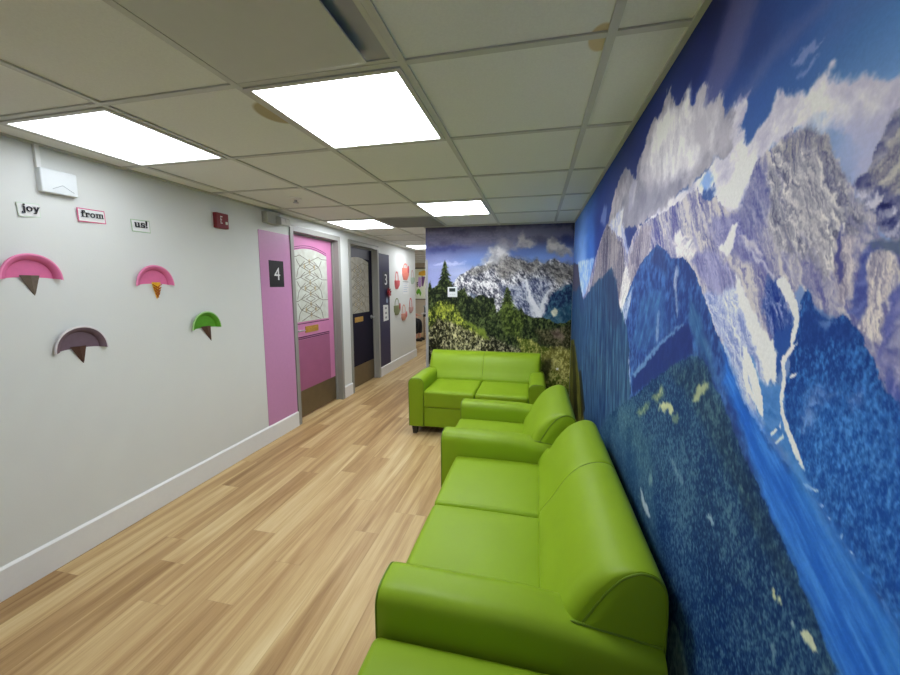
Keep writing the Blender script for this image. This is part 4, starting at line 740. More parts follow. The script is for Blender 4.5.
for kx, ky, lw, lb in LP:
    x, y = cell(kx, ky); t = thing('ceiling_light', lb, 'ceiling light', (x+TS/2, y+TS/2, H-.012), 0, 'lit ceiling panels')
    a, b = .0135, TS-.0135; f = MB(); w = .019
    for p, q in (((a,a),(b,a+w)), ((a,b-w),(b,b)), ((a,a+w),(a+w,b-w)), ((b-w,a+w),(b,b-w))):
        f.box((p[0]-TS/2, p[1]-TS/2, .001), (q[0]-TS/2, q[1]-TS/2, .012))
    f.build('frame', M['tbar'], t, 0)
    MB().box((a+w-TS/2, a+w-TS/2, .004), (b-w-TS/2, b-w-TS/2, .0115)).build('diffuser', LIGHTS[lw], t, 0)
# square plaque air diffuser
x, y = cell(-2, -1); vt = thing('air_diffuser', 'square metal air diffuser with a flat plaque in the ceiling at the top edge', 'air vent', (x+TS/2, y+TS/2, H-.03))
f = MB(); a, w = TS/2-.0135, .016
for p, q in (((-a,-a),(a,-a+w)), ((-a,a-w),(a,a)), ((-a,-a+w),(-a+w,a-w)), ((a-w,-a+w),(a,a-w))): f.box((*p, .024), (*q, .029))
f.build('frame', M['vent'], vt, 0)
cn = MB(); o_ = a-w; i_ = .19
for k in range(4):
    c_, s_ = math.cos(k*PI/2), math.sin(k*PI/2); rot = lambda p: (p[0]*c_-p[1]*s_, p[0]*s_+p[1]*c_, p[2])
    cn.prism([rot(p) for p in ((-o_,-o_,.0265), (o_,-o_,.0265), (i_,-i_,.0295), (-i_,-i_,.0295))], (0,0,.0004))
cn.build('throat', M['ventin'], vt, 0)
MB().rbox((-.252,-.25,.006), (.21,.25,.011), .002, 1, 2).build('plaque', M['vent'], vt, 0)
MB().box((-.02,-.02,.010), (.02,.02,.028)).build('stem', M['vent'], vt, 0)
x, y = cell(-3, 4)
rg = MB().box((x+.0135, y+.0135, H-.009), (x+TS-.0135, y+TS-.0135, H-.0005))
for k in range(18): rg.box((x+.02, y+.03+k*.031, H-.011), (x+TS-.02, y+.036+k*.031, H-.009))
rebase(tag(rg.build('return_grille', M['dark'], None, 0), 'dark grey ceiling grille between lit panels near the end wall', 'air vent'), (x+TS/2, y+TS/2, H-.011))
sp = thing('sprinkler', 'small white sprinkler rose on the ceiling near the left wall', 'sprinkler', (-1.9, 2.66, H))
MB().lathe([(0,0),(.045,0),(.043,-.007),(.03,-.012),(0,-.012)], (0,0,0), 24).build('rose', M['white'], sp)
hd = MB().lathe([(0,-.011),(.012,-.011),(.01,-.03),(.022,-.032),(.022,-.036),(0,-.036)], (0,0,0), 16).build('head', M['steel'], sp)

# ------------------------------------------------------------------ things on the left wall (drawn in wall metres: y along the wall, z up)
def wpoly(mb, pts, x=.002, t=.003): return mb.prism([(XL+x, p[0], p[1]) for p in pts], (t, 0, 0))
def wrect(mb, y0, z0, y1, z1, x=.002, t=.003): return wpoly(mb, [(y0,z0),(y1,z0),(y1,z1),(y0,z1)], x, t)
def done(mb, name, m, p, parent=None, label=None, cat=None, group=None, smooth=0):
    if parent: return local(mb, parent.location).build(name, m, parent, smooth)
    o = local(mb, p).build(name, m, None, smooth); o.location = p
    return tag(o, label, cat, group)
def wthing(name, label, cat, y, z, group=None): return thing(name, label, cat, (XL, y, z), 0, group)
# coloured strips beside the doors
done(wrect(MB(), 2.835, .155, 3.255, 1.968, 0, .003), 'wall_panel', M['pink'], (XL, 3.04, .155), None, 'tall pink strip panel left of the pink door', 'wall panel')
done(wrect(MB(), 5.36, .155, 5.78, 1.978, 0, .003), 'wall_panel', M['navy'], (XL, 5.57, .155), None, 'tall navy strip panel right of the navy door', 'wall panel')
# lettering strokes
def ring(cx, cy, rx, ry, w, a0=0, a1=360, n=20):
    A_ = [math.radians(a0+(a1-a0)*k/n) for k in range(n+1)]; q = []
    for i in range(n):
        a, b = A_[i], A_[i+1]
        q.append([(cx+rx*math.cos(a), cy+ry*math.sin(a)), (cx+rx*math.cos(b), cy+ry*math.sin(b)), (cx+(rx-w)*math.cos(b), cy+(ry-w*.7)*math.sin(b)), (cx+(rx-w)*math.cos(a), cy+(ry-w*.7)*math.sin(a))])
    return q
def rc(a, b, c, d): return [[(a,b),(c,b),(c,d),(a,d)]]
GL = {'j': (rc(.15,-.3,.45,1)+rc(-.05,.86,.45,1)+rc(-.12,-.42,.42,-.22)+rc(-.12,-.42,.06,-.05)+rc(.13,1.15,.47,1.47), .62),
      'o': (ring(.5,.5,.52,.52,.27), 1.12),
      'y': ([[(.0,1),(.32,1),(.68,.12),(.38,.0)],[(.74,1),(1.02,1),(.48,-.42),(.2,-.42)]]+rc(-.1,.87,.45,1)+rc(.62,.87,1.12,1)+rc(-.02,-.42,.42,-.24), 1.2),
      'f': (rc(.2,0,.5,1.25)+rc(.22,1.22,.85,1.44)+rc(.62,1.1,.88,1.4)+rc(0,.84,.78,1)+rc(.0,0,.72,.15), .85),
      'r': (rc(.12,0,.42,1)+rc(0,0,.6,.15)+rc(-.02,.86,.42,1)+rc(.4,.76,.8,1)+rc(.62,.6,.9,.94), .98),
      'm': (rc(.12,0,.4,1)+rc(.68,0,.96,.92)+rc(1.24,0,1.52,.92)+rc(.12,.8,1.46,1)+rc(-.02,.86,.4,1)+rc(0,0,.54,.15)+rc(.58,0,1.06,.15)+rc(1.12,0,1.66,.15), 1.75),
      'u': (rc(.1,.1,.4,1)+rc(.7,0,1.0,1)+rc(.18,0,.9,.22)+rc(-.02,.86,.4,1)+rc(.56,.86,1,1)+rc(.7,0,1.14,.15), 1.22),
      's': (rc(.14,.82,.8,1)+rc(.06,.52,.36,.94)+rc(.1,.42,.8,.6)+rc(.56,.06,.86,.52)+rc(.1,0,.8,.18)+rc(.05,0,.17,.36)+rc(.7,.64,.82,1), .98),
      '!': ([[(.1,.42),(.36,.42),(.44,1.45),(.02,1.45)]]+rc(.08,0,.4,.3), .5)}
def word(mb, s, y, z, h, slope=0, x=.012, t=.0012):
    k = 0
    for ch in s:
        q, adv = GL[ch]
        for p in q: wpoly(mb, [(y+(a+k)*h, z+b*h+(a+k)*h*slope) for a, b in p], x, t)
        k += adv
    return mb
def card(name, corners, edge, s, lab, tone, off):
    cy = sum(p[0] for p in corners)/4; cz = sum(p[1] for p in corners)/4
    t = wthing(name, lab, 'word card', cy, cz, 'word cards above the paper ice creams')
    def sc(f): return [(cy+(p[0]-cy)*f[0], cz+(p[1]-cz)*f[1]) for p in corners]
    # the card stands off the wall on one edge, as if curling
    def plane(pts, lift, th):
        y0 = min(p[0] for p in corners); y1 = max(p[0] for p in corners)
        return MB().prism([(XL+lift+.012*(1-(p[0]-y0)/(y1-y0))*off, p[0], p[1]) for p in pts], (th,0,0))
    done(plane(corners, 0, .0012), 'border', edge, None, t)
    done(plane(sc((.93,.86)), .0011, .0006), 'face', M['white'], None, t)
    wd, h, dy, dz, sl = s; mb = MB(); word(mb, wd, corners[0][0]+dy, corners[0][1]+dz, h, sl, .0052, .0006)
    y0 = min(p[0] for p in corners); y1 = max(p[0] for p in corners)
    mb.v = [(a+.012*(1-(b-y0)/(y1-y0))*off, b, c) for a, b, c in mb.v]
    done(mb, 'word_print', M['ink'], None, t)
card('word_card', [(1.288,1.798),(1.372,1.806),(1.370,1.873),(1.284,1.866)], mat('pale green card', (206,222,206), .7), ('joy', .0235, .014, .029, .07), 'white card printed with the word joy, left of the three', 0, .5)
card('word_card', [(1.519,1.814),(1.656,1.820),(1.652,1.892),(1.517,1.887)], mat('pink card', (214,92,138), .7), ('from', .0245, .012, .027, .05), 'white card with a pink border printed with the word from', 0, .8)
card('word_card', [(1.790,1.800),(1.902,1.802),(1.900,1.880),(1.786,1.874)], mat('green card', (168,196,160), .7), ('us!', .030, .014, .028, .04), 'white card printed with us! right of the three', 0, .3)
# half paper plates with paper cones
def plate(label, cy, z0, R_, face, rim, droop, tilt=0):
    t = wthing('paper_ice_cream', label, 'paper craft', cy, z0, 'paper plate ice creams on the left wall')
    def disc(rr, dep, droopk=1):
        n = 28; rows = []
        for r_, d_ in zip(rr, dep):
            row = []
            for k in range(n+1):
                a = PI*k/n; c_, s_ = math.cos(a), math.sin(a)
                row.append((d_, R_*r_*c_, R_*r_*s_*.98-droop*abs(r_*c_)**3*(1-s_)))
            rows.append(row)
        return rows
    def shell(rr, dep, th=.0012):
        f = disc(rr, dep); b_ = disc(rr, [d-th for d in dep]); mb = MB(); n = len(f[0])
        mb.loft(f, caps=False, closed=False); mb.loft(b_, caps=False, closed=False)
        for e in (0, -1): mb.add(f[e]+b_[e], [(i, i+1, n+i+1, n+i) for i in range(n-1)])
        for e in (0, n-1):
            P = [q_[e] for q_ in f]+[q_[e] for q_ in b_]; m_ = len(f)
            mb.add(P, [(i, i+1, m_+i+1, m_+i) for i in range(m_-1)])
        return mb
    ct, st = math.cos(tilt), math.sin(tilt)
    def put(mb, nm, m): 
        mb.v = [(a, b*ct-c*st, b*st+c*ct) for a, b, c in mb.v]
        return mb.build(nm, m, t, 50)
    put(shell((.001,.3,.55,.72), (.0015,.0018,.002,.003)), 'plate_centre', face)
    put(shell((.72,.76,.82,.925), (.003,.011,.021,.0255)), 'plate_slope', face)
    put(shell((.925,.97,1.0), (.0255,.026,.022)), 'plate_rim', rim)
    return t
def cone_part(t, y0, y1, ty, tz, m, grid=None):
    """folded paper cone: two faces meeting in a ridge, point towards the floor"""
    mb = MB(); ym = (y0+y1)/2
    mb.loft([[(.012,y0,.01),(.022,ym,.01),(.012,y1,.01),(.008,ym,.01)], [(.0,ty-.003,tz),(.003,ty,tz),(.0,ty+.003,tz),(-.0,ty,tz)]])
    o = mb.build('cone', m, t, 0)
    if grid:
        gm = MB()
        for k in range(6):
            for sg in (-1, 1):
                a = -.004-.018*k; hw = (y1-y0)/2*(1-(a)/(tz)); b_ = a-.03
                if b_ < tz+.006: continue
                f = lambda z: ((y0 if sg > 0 else y1)*(1-z/tz)+ty*(z/tz), (y1 if sg > 0 else y0)*(1-z/tz)+ty*(z/tz))
                p = f(a)[0]; q_ = f(b_)[1]
                xa = .0225
                gm.prism([(xa-.012*(a/tz)-.006, p, a+.0015), (xa-.012*(b_/tz)-.006, q_, b_+.0015), (xa-.012*(b_/tz)-.006, q_, b_-.0015), (xa-.012*(a/tz)-.006, p, a-.0015)], (.009,0,0))
        gm.build('waffle_line', grid, o, 0)
P_ = dict(pk=mat('pink painted plate', (222,112,160), .75, var=.06, scale=40), pk2=mat('pale pink plate rim', (238,140,184), .75),
          gr=mat('mauve grey painted plate', (112,92,104), .8, var=.1, scale=40), gr2=mat('white plate rim', (214,208,210), .7),
          gn=mat('green painted plate', (86,158,30), .75, var=.14, scale=50), gn2=mat('pale green plate rim', (168,212,140), .75),
          br=mat('grey brown paper cone', (112,100,88), .8, var=.2, scale=60), dk=mat('dark brown paper cone', (84,56,44), .8, var=.2, scale=60),
          yl=mat('yellow paper cone', (238,186,40), .75), og=mat('orange marker', (196,110,20), .7))
t = plate('pink paper plate ice cream with a grey brown cone, largest at far left', 1.303, 1.510, .118, P_['pk'], P_['pk2'], .012); cone_part(t, -.045, .030, .010, -.088, P_['br'])
t = plate('pink paper plate ice cream with a yellow waffle cone', 1.893, 1.482, .122, P_['pk'], P_['pk2'], .014); cone_part(t, -.022, .036, .014, -.10, P_['yl'], P_['og'])
t = plate('mauve grey paper plate ice cream with a white rim', 1.470, 1.134, .122, P_['gr'], P_['gr2'], .018); cone_part(t, -.050, .022, .008, -.086, P_['dk'])
t = plate('green paper plate ice cream with a dark cone', 2.243, 1.158, .124, P_['gn'], P_['gn2'], .010); cone_part(t, -.048, .036, .044, -.106, P_['dk'])
# white beacon with conduit
t = wthing('wall_beacon', 'white plastic wall box with a conduit up to the ceiling', 'wall box', 1.456, 1.93)
done(MB().rbox((XL, 1.370, 1.934), (XL+.034, 1.518, 2.050), .006, 3, 2), 'housing', M['plastic'], None, t, smooth=40)
cv = MB()
for p, q in (((1.412,1.955),(1.454,1.980)), ((1.454,1.980),(1.500,1.952))):
    cv.prism([(XL+.033, p[0], p[1]-.0012), (XL+.033, q[0], q[1]-.0012), (XL+.033, q[0], q[1]+.0012), (XL+.033, p[0], p[1]+.0012)], (.0016,0,0))
done(cv, 'chevron_line', mat('grey line', (150,160,166), .5), None, t)
done(MB().box((XL, 1.368, 2.048), (XL+.02, 1.386, H-.005), .002), 'conduit', M['white'], None, t)
# red fire alarm
t = wthing('fire_alarm', 'dark red fire alarm box high on the left wall', 'fire alarm', 2.455, 1.912)
done(MB().rbox((XL, 2.378, 1.912), (XL+.035, 2.490, 2.028), .005, 3, 2), 'housing', M['red'], None, t, smooth=40)
mk = MB()
for k, w in enumerate((.020,.008,.014,.008,.018)): wrect(mk, 2.412, 1.996-k*.012, 2.412+w, 2.003-k*.012, .0345, .0012)
done(mk, 'white_marking', M['white'], None, t)
done(MB().rbox((XL+.034, 2.456, 1.944), (XL+.042, 2.474, 1.966), .003, 2, 1), 'strobe_lens', M['lens'], None, t)
# emergency light
t = wthing('emergency_light', 'grey two-headed emergency light above the pink strip panel', 'emergency light', 3.03, 2.045)
done(MB().rbox((XL, 2.905, 2.052), (XL+.06, 3.075, 2.152), .006, 3, 2), 'housing', M['emgrey'], None, t, smooth=40)
rb = MB()
for k in range(5): rb.box((XL+.058, 2.915, 2.064+k*.018), (XL+.0625, 3.04, 2.070+k*.018))
done(rb, 'louvre', M['emgrey'], None, t)
for y_, a_ in ((3.045, .25), (3.135, -.3)):
    hd = MB(); R0 = [(XL+.02, y_-.035, 2.06), (XL+.02, y_+.035, 2.06), (XL+.02, y_+.035, 2.14), (XL+.02, y_-.035, 2.14)]
    R1 = [(XL+.11, y_-.04+a_*.05, 2.045), (XL+.11, y_+.04+a_*.05, 2.045), (XL+.10, y_+.03+a_*.05, 2.115), (XL+.10, y_-.03+a_*.05, 2.115)]
    ho = done(hd.loft([R0, R1]), 'lamp_head', M['emgrey'], None, t)
    done(MB().prism([(p[0], y_+a_*.05+(p[1]-y_-a_*.05)*.8, 2.08+(p[2]-2.08)*.8) for p in R1], (.003,0,0)), 'lamp_lens', M['lens'], None, t)
t.location.z -= .016; t.location.y -= .012
# number plates
def digits(ch, size, m, t, y, z, x):
    cu = bpy.data.curves.new('numeral', 'FONT'); cu.body = ch; cu.size = size; cu.extrude = .0008; cu.align_x = 'CENTER'; cu.align_y = 'CENTER'
    to = bpy.data.objects.new('numeral', cu); C.objects.link(to); dg = bpy.context.evaluated_depsgraph_get()
    me = bpy.data.meshes.new_from_object(to.evaluated_get(dg)); bpy.data.objects.remove(to)
    me.transform(Matrix(((0,0,1,0),(1,0,0,0),(0,1,0,0),(0,0,0,1)))); me.materials.clear(); me.materials.append(m)
    o = bpy.data.objects.new('numeral', me); C.objects.link(o); o.parent = t; o.location = (x-t.location[0]+XL, y-t.location[1], z-t.location[2]); return o
t = wthing('number_plate', 'black number plate reading 4 on the pink strip panel', 'number plate', 3.045, 1.457)
done(wrect(MB(), 2.945, 1.457, 3.143, 1.705, .003, .003), 'plate', M['black'], None, t); digits('4', .17, M['white'], t, 3.05, 1.575, .0068)
t = wthing('number_plate', 'dark navy number plate reading 3 on the navy strip panel', 'number plate', 5.62, 1.42)
done(wrect(MB(), 5.50, 1.42, 5.75, 1.70, .003, .003), 'plate', mat('dark navy plate', (26,26,52), .4), None, t); digits('3', .25, M['white'], t, 5.63, 1.56, .0068)
# flower, drop and notice under the number 3
t = wthing('paper_flower', 'dark red paper flower pinned below the number 3', 'paper craft', 5.70, 1.36)
fr = mat('dark red paper', (158,30,48), .8, var=.2, scale=50); n0 = 0
for ring_, cnt, rad in ((0, 9, .095), (1, 7, .065)):
    mb = MB()
    for k in range(cnt):
        a = 2*PI*k/cnt+ring_*.3; c_, s_ = math.cos(a), math.sin(a)
        P = [(0,-.012),(rad*.55,-.022),(rad,0),(rad*.55,.022),(0,.012)]
        mb.prism([(XL+.004+.012*ring_+.03*(p/rad), 5.70+p*c_-q*s_, 1.36+p*s_+q*c_) for p, q in P], (.0012,0,0))
    done(mb, 'petals', fr, None, t)
done(MB().rbox((XL, 5.685, 1.345), (XL+.045, 5.715, 1.375), .008, 2, 1), 'flower_centre', mat('crimson bead', (196,60,70), .6), None, t, smooth=40)
dp = [(5.665+.038*math.cos(a)*(1-.75*max(0, math.sin(a))), 1.235+.055*math.sin(a)) for a in [2*PI*k/20 for k in range(20)]]
done(wpoly(MB(), dp, .003, .002), 'drop_sticker', mat('pale blue sticker', (150,166,200), .5), (XL, 5.665, 1.235), None, 'small pale blue drop sticker above the white notice', 'sticker')
t = wthing('notice', 'white notice with three printed pictures on the navy strip panel', 'notice', 5.61, .89)
done(wpoly(MB(), [(5.51,.888),(5.715,.896),(5.708,1.15),(5.503,1.158)], .003, .0015), 'sheet', M['white'], None, t)
GP = mat('grey print', (150,152,158), .7)
for z_ in (1.10, 1.02, .945): done(wrect(MB(), 5.575, z_-.016, 5.645, z_+.016, .0044, .0008), 'printed_picture', GP, None, t)
# paper baskets and sheets beyond the navy strip
bk = {k: mat(k+' paper', c, .8, var=.1, scale=60) for k, c in dict(rose=(226,108,112), coral=(240,140,122), salmon=(222,160,140), blush=(206,166,160), sage=(178,196,178), olive=(150,160,120), red=(200,70,84)).items()}
def basket(label, y, z, w, h, hh, body, hand, patch=None):
    """paper basket: pocket that stands off the wall, strip handle in a loop"""
    t = wthing('paper_basket', label, 'paper craft', y, z, 'paper baskets beyond the navy strip panel')
    mb = MB(); n = 10; r0 = []; r1 = []
    for k in range(n+1):
        a = PI*k/n; c_, s_ = math.cos(a), math.sin(a)
        r0.append((.004+.03*s_, -w*.42*c_, -h*.0)); r1.append((.0+.052*s_, -w*.5*c_, h))
    rings = [[(.004, 0, 0)]*0]
    low = [(.0+.014*math.sin(PI*k/n), -w*.3*math.cos(PI*k/n), 0) for k in range(n+1)]
    mid = [(.0+.047*math.sin(PI*k/n), -w*.5*math.cos(PI*k/n), h*.45) for k in range(n+1)]
    mb.loft([low+[(0,0,0)], mid+[(0,0,h*.45)], r1+[(0,0,h)]]); mb.build('pocket', bk[body], t, 60)
    hp = MB(); pts = []
    for k in range(17):
        a = PI*k/16; pts.append((w*.34*math.cos(a), h*.8+(hh-h*.8)*math.sin(a)**.7))
    for (a, b), (c_, d) in zip(pts, pts[1:]):
        P = Vector((a, b)); Q = Vector((c_, d)); nn = Vector((-(Q-P).y, (Q-P).x)).normalized()*.011
        hp.prism([(.006, *(P-nn)), (.006, *(Q-nn)), (.006, *(Q+nn)), (.006, *(P+nn))], (.0015,0,0))
    hp.build('handle', bk[hand], t, 0)
    if patch:
        MB().prism([(.05, -w*.2+.1*w*math.cos(2*PI*k/10)+w*.3, h*.9+.22*w*math.sin(2*PI*k/10)) for k in range(10)], (.004,0,0)).build('paper_heart', bk[patch], t, 0)
    return t
basket('rose paper basket with a tall loop handle nearest the navy strip', 6.115, 1.41, .20, .15, .30, 'rose', 'rose')
basket('coral paper basket with two thin handle strips above the white sheet', 6.56, 1.575, .34, .22, .30, 'coral', 'coral', 'red')
basket('pale sage paper basket, highest near the end of the left wall', 6.95, 1.50, .18, .13, .27, 'sage', 'blush')
basket('olive paper basket with a red heart, lower row nearest the navy strip', 6.10, .95, .28, .17, .29, 'olive', 'olive', 'red')
basket('salmon paper basket hanging lowest of the lower row', 6.44, .82, .26, .13, .29, 'salmon', 'salmon', 'rose')
basket('blush paper basket in the lower row nearest the end of the left wall', 6.83, .93, .20, .12, .29, 'blush', 'rose')
t = wthing('paper_sheet', 'white printed sheet with a dark top edge between the paper baskets', 'sheet', 6.57, 1.31)
done(wrect(MB(), 6.40, 1.312, 6.735, 1.548, 0, .0035), 'sheet', M['white'], None, t)
ln_ = MB()
wrect(ln_, 6.42, 1.535, 6.72, 1.546, .0034, .0008)
done(ln_, 'top_band', mat('charcoal print', (70,72,82), .7), None, t)
ln2 = MB()
for k in range(5): wrect(ln2, 6.44, 1.50-k*.036, 6.44+(.24, .2, .26, .18, .22)[k], 1.508-k*.036, .0034, .0008)
done(ln2, 'text_line', mat('pale blue print', (170,184,206), .7), None, t)

# thermostat on the end wall mural
t = thing('thermostat', 'white thermostat on the end wall mural', 'thermostat', (-.976, YB-.004, 1.334))
MB().rbox((-.058, -.022, 0), (.058, 0, .119), .004, 3, 2).build('housing', M['plastic'], t)
MB().rbox((-.038, -.0245, .064), (.036, -.021, .106), .0012, 2, 1).build('screen', mat('dark green screen', (50,62,60), .25), t)
bt = MB()
for k in range(3): bt.box((-.03+k*.024, -.0235, .028), (-.014+k*.024, -.021, .036))
bt.build('button', mat('pale grey button', (200,204,206), .5), t, 0)

# ------------------------------------------------------------------ room beyond the corridor
YD = YF-.004
def fpoly(pts, t=.003, y=YD): return MB().prism([(p, y, q) for p, q in pts], (0, -t, 0))
bd = thing('display_board', 'pale display board with coloured paper shapes on the far wall', 'display board', (-3.2, YD, 1.06))
MB().box((-.75, -.02, 0), (.55, 0, .93)).build('panel', mat('cream yellow board', (236,240,200), .7, c2=(246,246,236), scale=3), bd, 0)
fr_ = MB()
for a, b in (((-.77,-.024,-.02),(.57,0,0)), ((-.77,-.024,.93),(.57,0,.965)), ((-.77,-.024,0),(-.75,0,.93)), ((.55,-.024,0),(.57,0,.93))): fr_.box(a, b)
fr_.build('frame', mat('dark brown trim', (70,62,54), .6), bd, 0)
def shape(name, label, c, pts):
    cx = sum(p[0] for p in pts)/len(pts); cz = sum(p[1] for p in pts)/len(pts)
    o = MB().prism([(p-cx, 0, q-cz) for p, q in pts], (0,-.004,0)).build(name, mat(name.replace('_', ' '), c, .8), None, 0); o.location = (cx, YD-.0205, cz)
    return tag(o, label, 'paper cutout')
def blob(cx, cz, rx, rz, k=0, n=18): return [(cx+rx*math.cos(2*PI*i/n)*(1+k*math.sin(5*2*PI*i/n)), cz+rz*math.sin(2*PI*i/n)*(1+k*math.sin(5*2*PI*i/n))) for i in range(n)]
shape('orange_cutout', 'orange paper cutout at the top of the far display board', (246,190,64), [(-3.56,1.89),(-3.40,1.94),(-3.33,1.92),(-3.34,1.79),(-3.45,1.77),(-3.58,1.80)])
shape('lilac_cutout', 'lilac paper strip on the far display board', (206,170,220), [(-3.60,1.46),(-3.50,1.42),(-3.49,1.72),(-3.58,1.74)])
shape('purple_cutout', 'dark purple paper strip below the orange cutout', (122,84,130), [(-3.48,1.47),(-3.43,1.44),(-3.36,1.74),(-3.48,1.76)])
shape('green_leaf_cutout', 'green paper leaf low on the far display board', (120,190,50), [(-3.66,1.26),(-3.62,1.18),(-3.57,1.24),(-3.52,1.14),(-3.49,1.24),(-3.54,1.36),(-3.60,1.38)])
rl = thing('letter_cutout', 'dark letter R cut from paper on the far display board', 'paper cutout', (-3.64, YD-.0205, 1.42))
rr_ = MB()
for q in rc(0,0,.028,.16)+rc(0,.13,.10,.16)+rc(0,.065,.10,.093)+rc(.075,.07,.103,.155)+[[(.05,.075),(.08,.075),(.115,0),(.082,0)]]: rr_.prism([(a, 0, b) for a, b in q], (0,-.003,0))
rr_.build('letter', mat('dark violet paper', (52,40,70), .8), rl, 0)
# table with a grey box on it
tb = thing('side_table', 'white topped table with a dark band under its top, below the display board', 'table', (-2.4, 9.75, 0))
MB().rbox((-.62,-.36,.70), (.8,.36,.735), .006, 2, 2).build('tabletop', M['white'], tb)
MB().box((-.58,-.33,.63), (.76,.33,.70)).build('band', mat('dark table rail', (46,46,48), .6), tb, 0)  # dark box just under the tabletop, set in from its edge
for lx in (-.56, .74):
    for ly in (-.31, .31): MB().tube([(lx, ly, 0), (lx, ly, .63)], .016, 10).build('leg', mat('brown table leg', (120,100,84), .5), tb)
gb = thing('storage_box', 'grey lidded box on the white topped table', 'box', (-2.55, 9.72, .735))
MB().rbox((-.42,-.25,0), (.40,.25,.15), .01, 2, 2).build('body', mat('grey box plastic', (118,126,126), .5), gb)
MB().rbox((-.44,-.27,.15), (.42,.27,.20), .01, 2, 2).build('lid', mat('pale grey lid', (176,182,178), .5), gb)

# ------------------------------------------------------------------ seated person, mostly hidden by the end of the left wall
def skin_obj(name, verts, edges, radii, root, m, parent, sub=2):
    me = bpy.data.meshes.new(name); me.from_pydata(verts, edges, []); o = bpy.data.objects.new(name, me); C.objects.link(o)
    md = o.modifiers.new('skin', 'SKIN'); md.use_smooth_shade = True
    for i, d in enumerate(me.skin_vertices[0].data):
        d.radius = radii[i] if isinstance(radii[i], tuple) else (radii[i], radii[i]); d.use_root = (i == root)
    o.modifiers.new('sub', 'SUBSURF').levels = sub; o.modifiers['sub'].render_levels = sub
    me.materials.append(m); o.parent = parent; return o
pe = thing('person', 'person in black trousers and a pink top seated at the end of the left wall', 'person', (-3.47, 9.17, 0))
SK = mat('skin', (222,166,140), .55); PT = mat('pink knit', (214,120,128), .85); TR = mat('black trousers cloth', (20,20,24), .85); SH = mat('dark shoe', (36,28,24), .5); HR = mat('brown hair', (70,48,34), .6)
V = []; E_ = []; R__ = []
def jn(p, r_, par=None):
    V.append(p); R__.append(r_)
    if par is not None: E_.append((par, len(V)-1))
    return len(V)-1
pv = jn((0,0,.53), (.15,.12)); w_ = jn((-.03,0,.72), (.125,.10), pv); ch = jn((-.03,0,.94), (.15,.11), w_); nk = jn((-.02,0,1.10), .055, ch); hb = jn((.0,0,1.18), .07, nk); hd_ = jn((.02,0,1.27), (.085,.10), hb); jn((.015,0,1.36), .06, hd_)
hands = []
for s_ in (-1, 1):
    hp = jn((.03, s_*.09, .53), .09, pv); kn = jn((.42, s_*.10, .52), .062, hp); an = jn((.42+.02*s_, s_*.10, .11), .038, kn); jn((.42+.02*s_+.02, s_*.10, .05), .035, an); jn((.58, s_*.11, .035), .028, len(V)-1)
    sh_ = jn((-.03, s_*.18, 1.0), .055, ch); el = jn((.08, s_*.25, .76), .042, sh_); wr = jn((.30, s_*.18, .70), .027, el); pm = jn((.37, s_*.165, .68), .034, wr)
    hands.append((pm, s_))
body = skin_obj('body', V, E_, R__, 0, SK, pe)
for pm, s_ in hands:
    bx_, by, bz = V[pm]
    for k, (ln, off) in enumerate(((.075,-.027),(.085,-.009),(.08,.009),(.062,.026))):
        skin_obj('finger', [(bx_, by+off*.8, bz), (bx_+.035, by+off, bz), (bx_+.035+ln*.5, by+off, bz-.012), (bx_+.03+ln*.9, by+off, bz-.035)], [(0,1),(1,2),(2,3)], [.010,.009,.0085,.007], 0, SK, body, 1)
    skin_obj('thumb', [(bx_-.015, by-s_*.02, bz), (bx_+.01, by-s_*.045, bz-.005), (bx_+.04, by-s_*.055, bz-.015)], [(0,1),(1,2)], [.011,.010,.008], 0, SK, body, 1)
skin_obj('trousers', [(0,0,.60),(0,0,.54)]+[q for s_ in (-1,1) for q in ((.04,s_*.10,.53),(.43,s_*.10,.525),(.425+.02*s_,s_*.10,.34),(.42+.02*s_,s_*.10,.19))],
         [(0,1),(1,2),(2,3),(3,4),(4,5),(1,6),(6,7),(7,8),(8,9)], [(.165,.13),(.17,.14)]+[.105,.085,.07,.058]*2, 1, TR, pe)
skin_obj('pink_top', [(0,0,.62),(-.03,0,.74),(-.03,0,.95),(-.025,0,1.05)]+[q for s_ in (-1,1) for q in ((-.03,s_*.19,1.0),(.08,s_*.26,.765),(.25,s_*.20,.72))],
         [(0,1),(1,2),(2,3),(2,4),(4,5),(5,6),(2,7),(7,8),(8,9)], [(.155,.125),(.145,.12),(.165,.125),.08]+[.07,.056,.045]*2, 0, PT, pe)
for s_ in (-1, 1): skin_obj('shoe', [(.41+.02*s_, s_*.10, .055), (.47+.02*s_, s_*.105, .05), (.585, s_*.11, .04)], [(0,1),(1,2)], [.05,.046,.038], 0, SH, pe)
skin_obj('hair', [(-.03,0,1.24),(-.02,0,1.34),(.03,0,1.385)], [(0,1),(1,2)], [(.085,.08),(.095,.09),(.07,.06)], 1, HR, pe)
for s_ in (-1, 1):
    MB().lathe([(0,-.006),(.007,-.004),(.009,0),(.007,.004),(0,.006)], (.103, s_*.033, 1.285), 10, 'x').build('eye', M['ink'], pe)
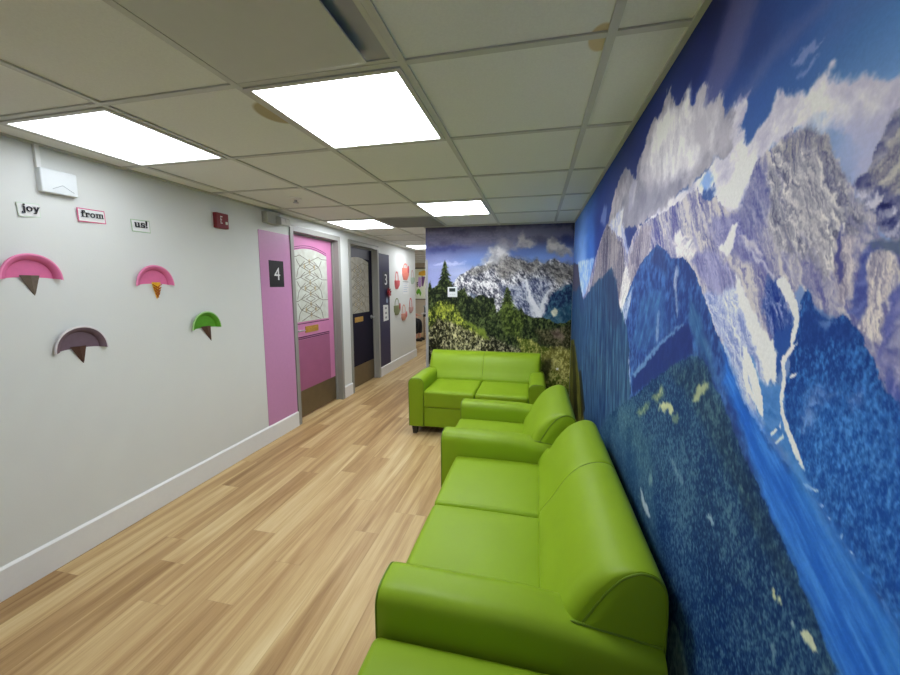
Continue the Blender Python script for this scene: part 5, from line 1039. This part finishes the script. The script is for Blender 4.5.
skin_obj('nose', [(.095,0,1.275),(.122,0,1.25)], [(0,1)], [.012,.014], 0, SK, pe, 1)
MB().tube([(.098,-.025,1.215),(.108,0,1.213),(.098,.025,1.215)], .006, 6).build('mouth', mat('lips', (176,92,90), .5), pe)
chn = thing('stacking_chair', 'dark chair under the seated person at the end of the left wall', 'chair', (-3.47, 9.17, 0))
CH = mat('dark chair plastic', (52,54,58), .5)
MB().rbox((-.22,-.22,.36), (.22,.22,.40), .012, 2, 2).build('seat', CH, chn)
MB().rbox((-.25,-.21,.48), (-.215,.21,.84), .012, 2, 2).build('backrest', CH, chn)
for a, b in ((-.2,-.19),(-.2,.19),(.19,-.19),(.19,.19)): MB().tube([(a*1.08, b*1.06, 0), (a, b, .365)], .012, 10).build('leg', M['steel'], chn)
for b in (-.17, .17): MB().tube([(-.19, b, .37), (-.235, b, .50)], .012, 10).build('back_post', M['steel'], chn)

# seat the wall-hung things a hair into the wall paint so that nothing hovers
for o in list(C.objects):
    if o.parent is None and o.get('label') and abs(o.location.x-XL) < 1e-4 and o.name.split('.')[0] not in ('door_1', 'door_2', 'wall_panel'): o.location.x -= .0012
    if o.name == 'thermostat': o.location.y += .0052
# ------------------------------------------------------------------ camera, world, view
cam = bpy.data.cameras.new('camera'); co = bpy.data.objects.new('camera', cam); C.objects.link(co)
co.location = (0, 0, 1.47); co.rotation_euler = (math.radians(90-6.216), 0, math.radians(12.373))
cam.sensor_fit = 'HORIZONTAL'; cam.sensor_width = 36; cam.lens = 36*363/900; cam.shift_x = -5.94/900; cam.shift_y = -12.32/900; cam.clip_start = .02; cam.clip_end = 60
sc = bpy.context.scene; sc.camera = co
w = bpy.data.worlds.new('world'); sc.world = w; w.use_nodes = True
w.node_tree.nodes['Background'].inputs[0].default_value = (.05, .05, .05, 1)
sc.view_settings.view_transform = 'Standard'; sc.view_settings.look = 'None'; sc.view_settings.exposure = 0.64; sc.view_settings.gamma = 1.0
sc.view_settings.use_curve_mapping = False
sc.cycles.use_denoising = True
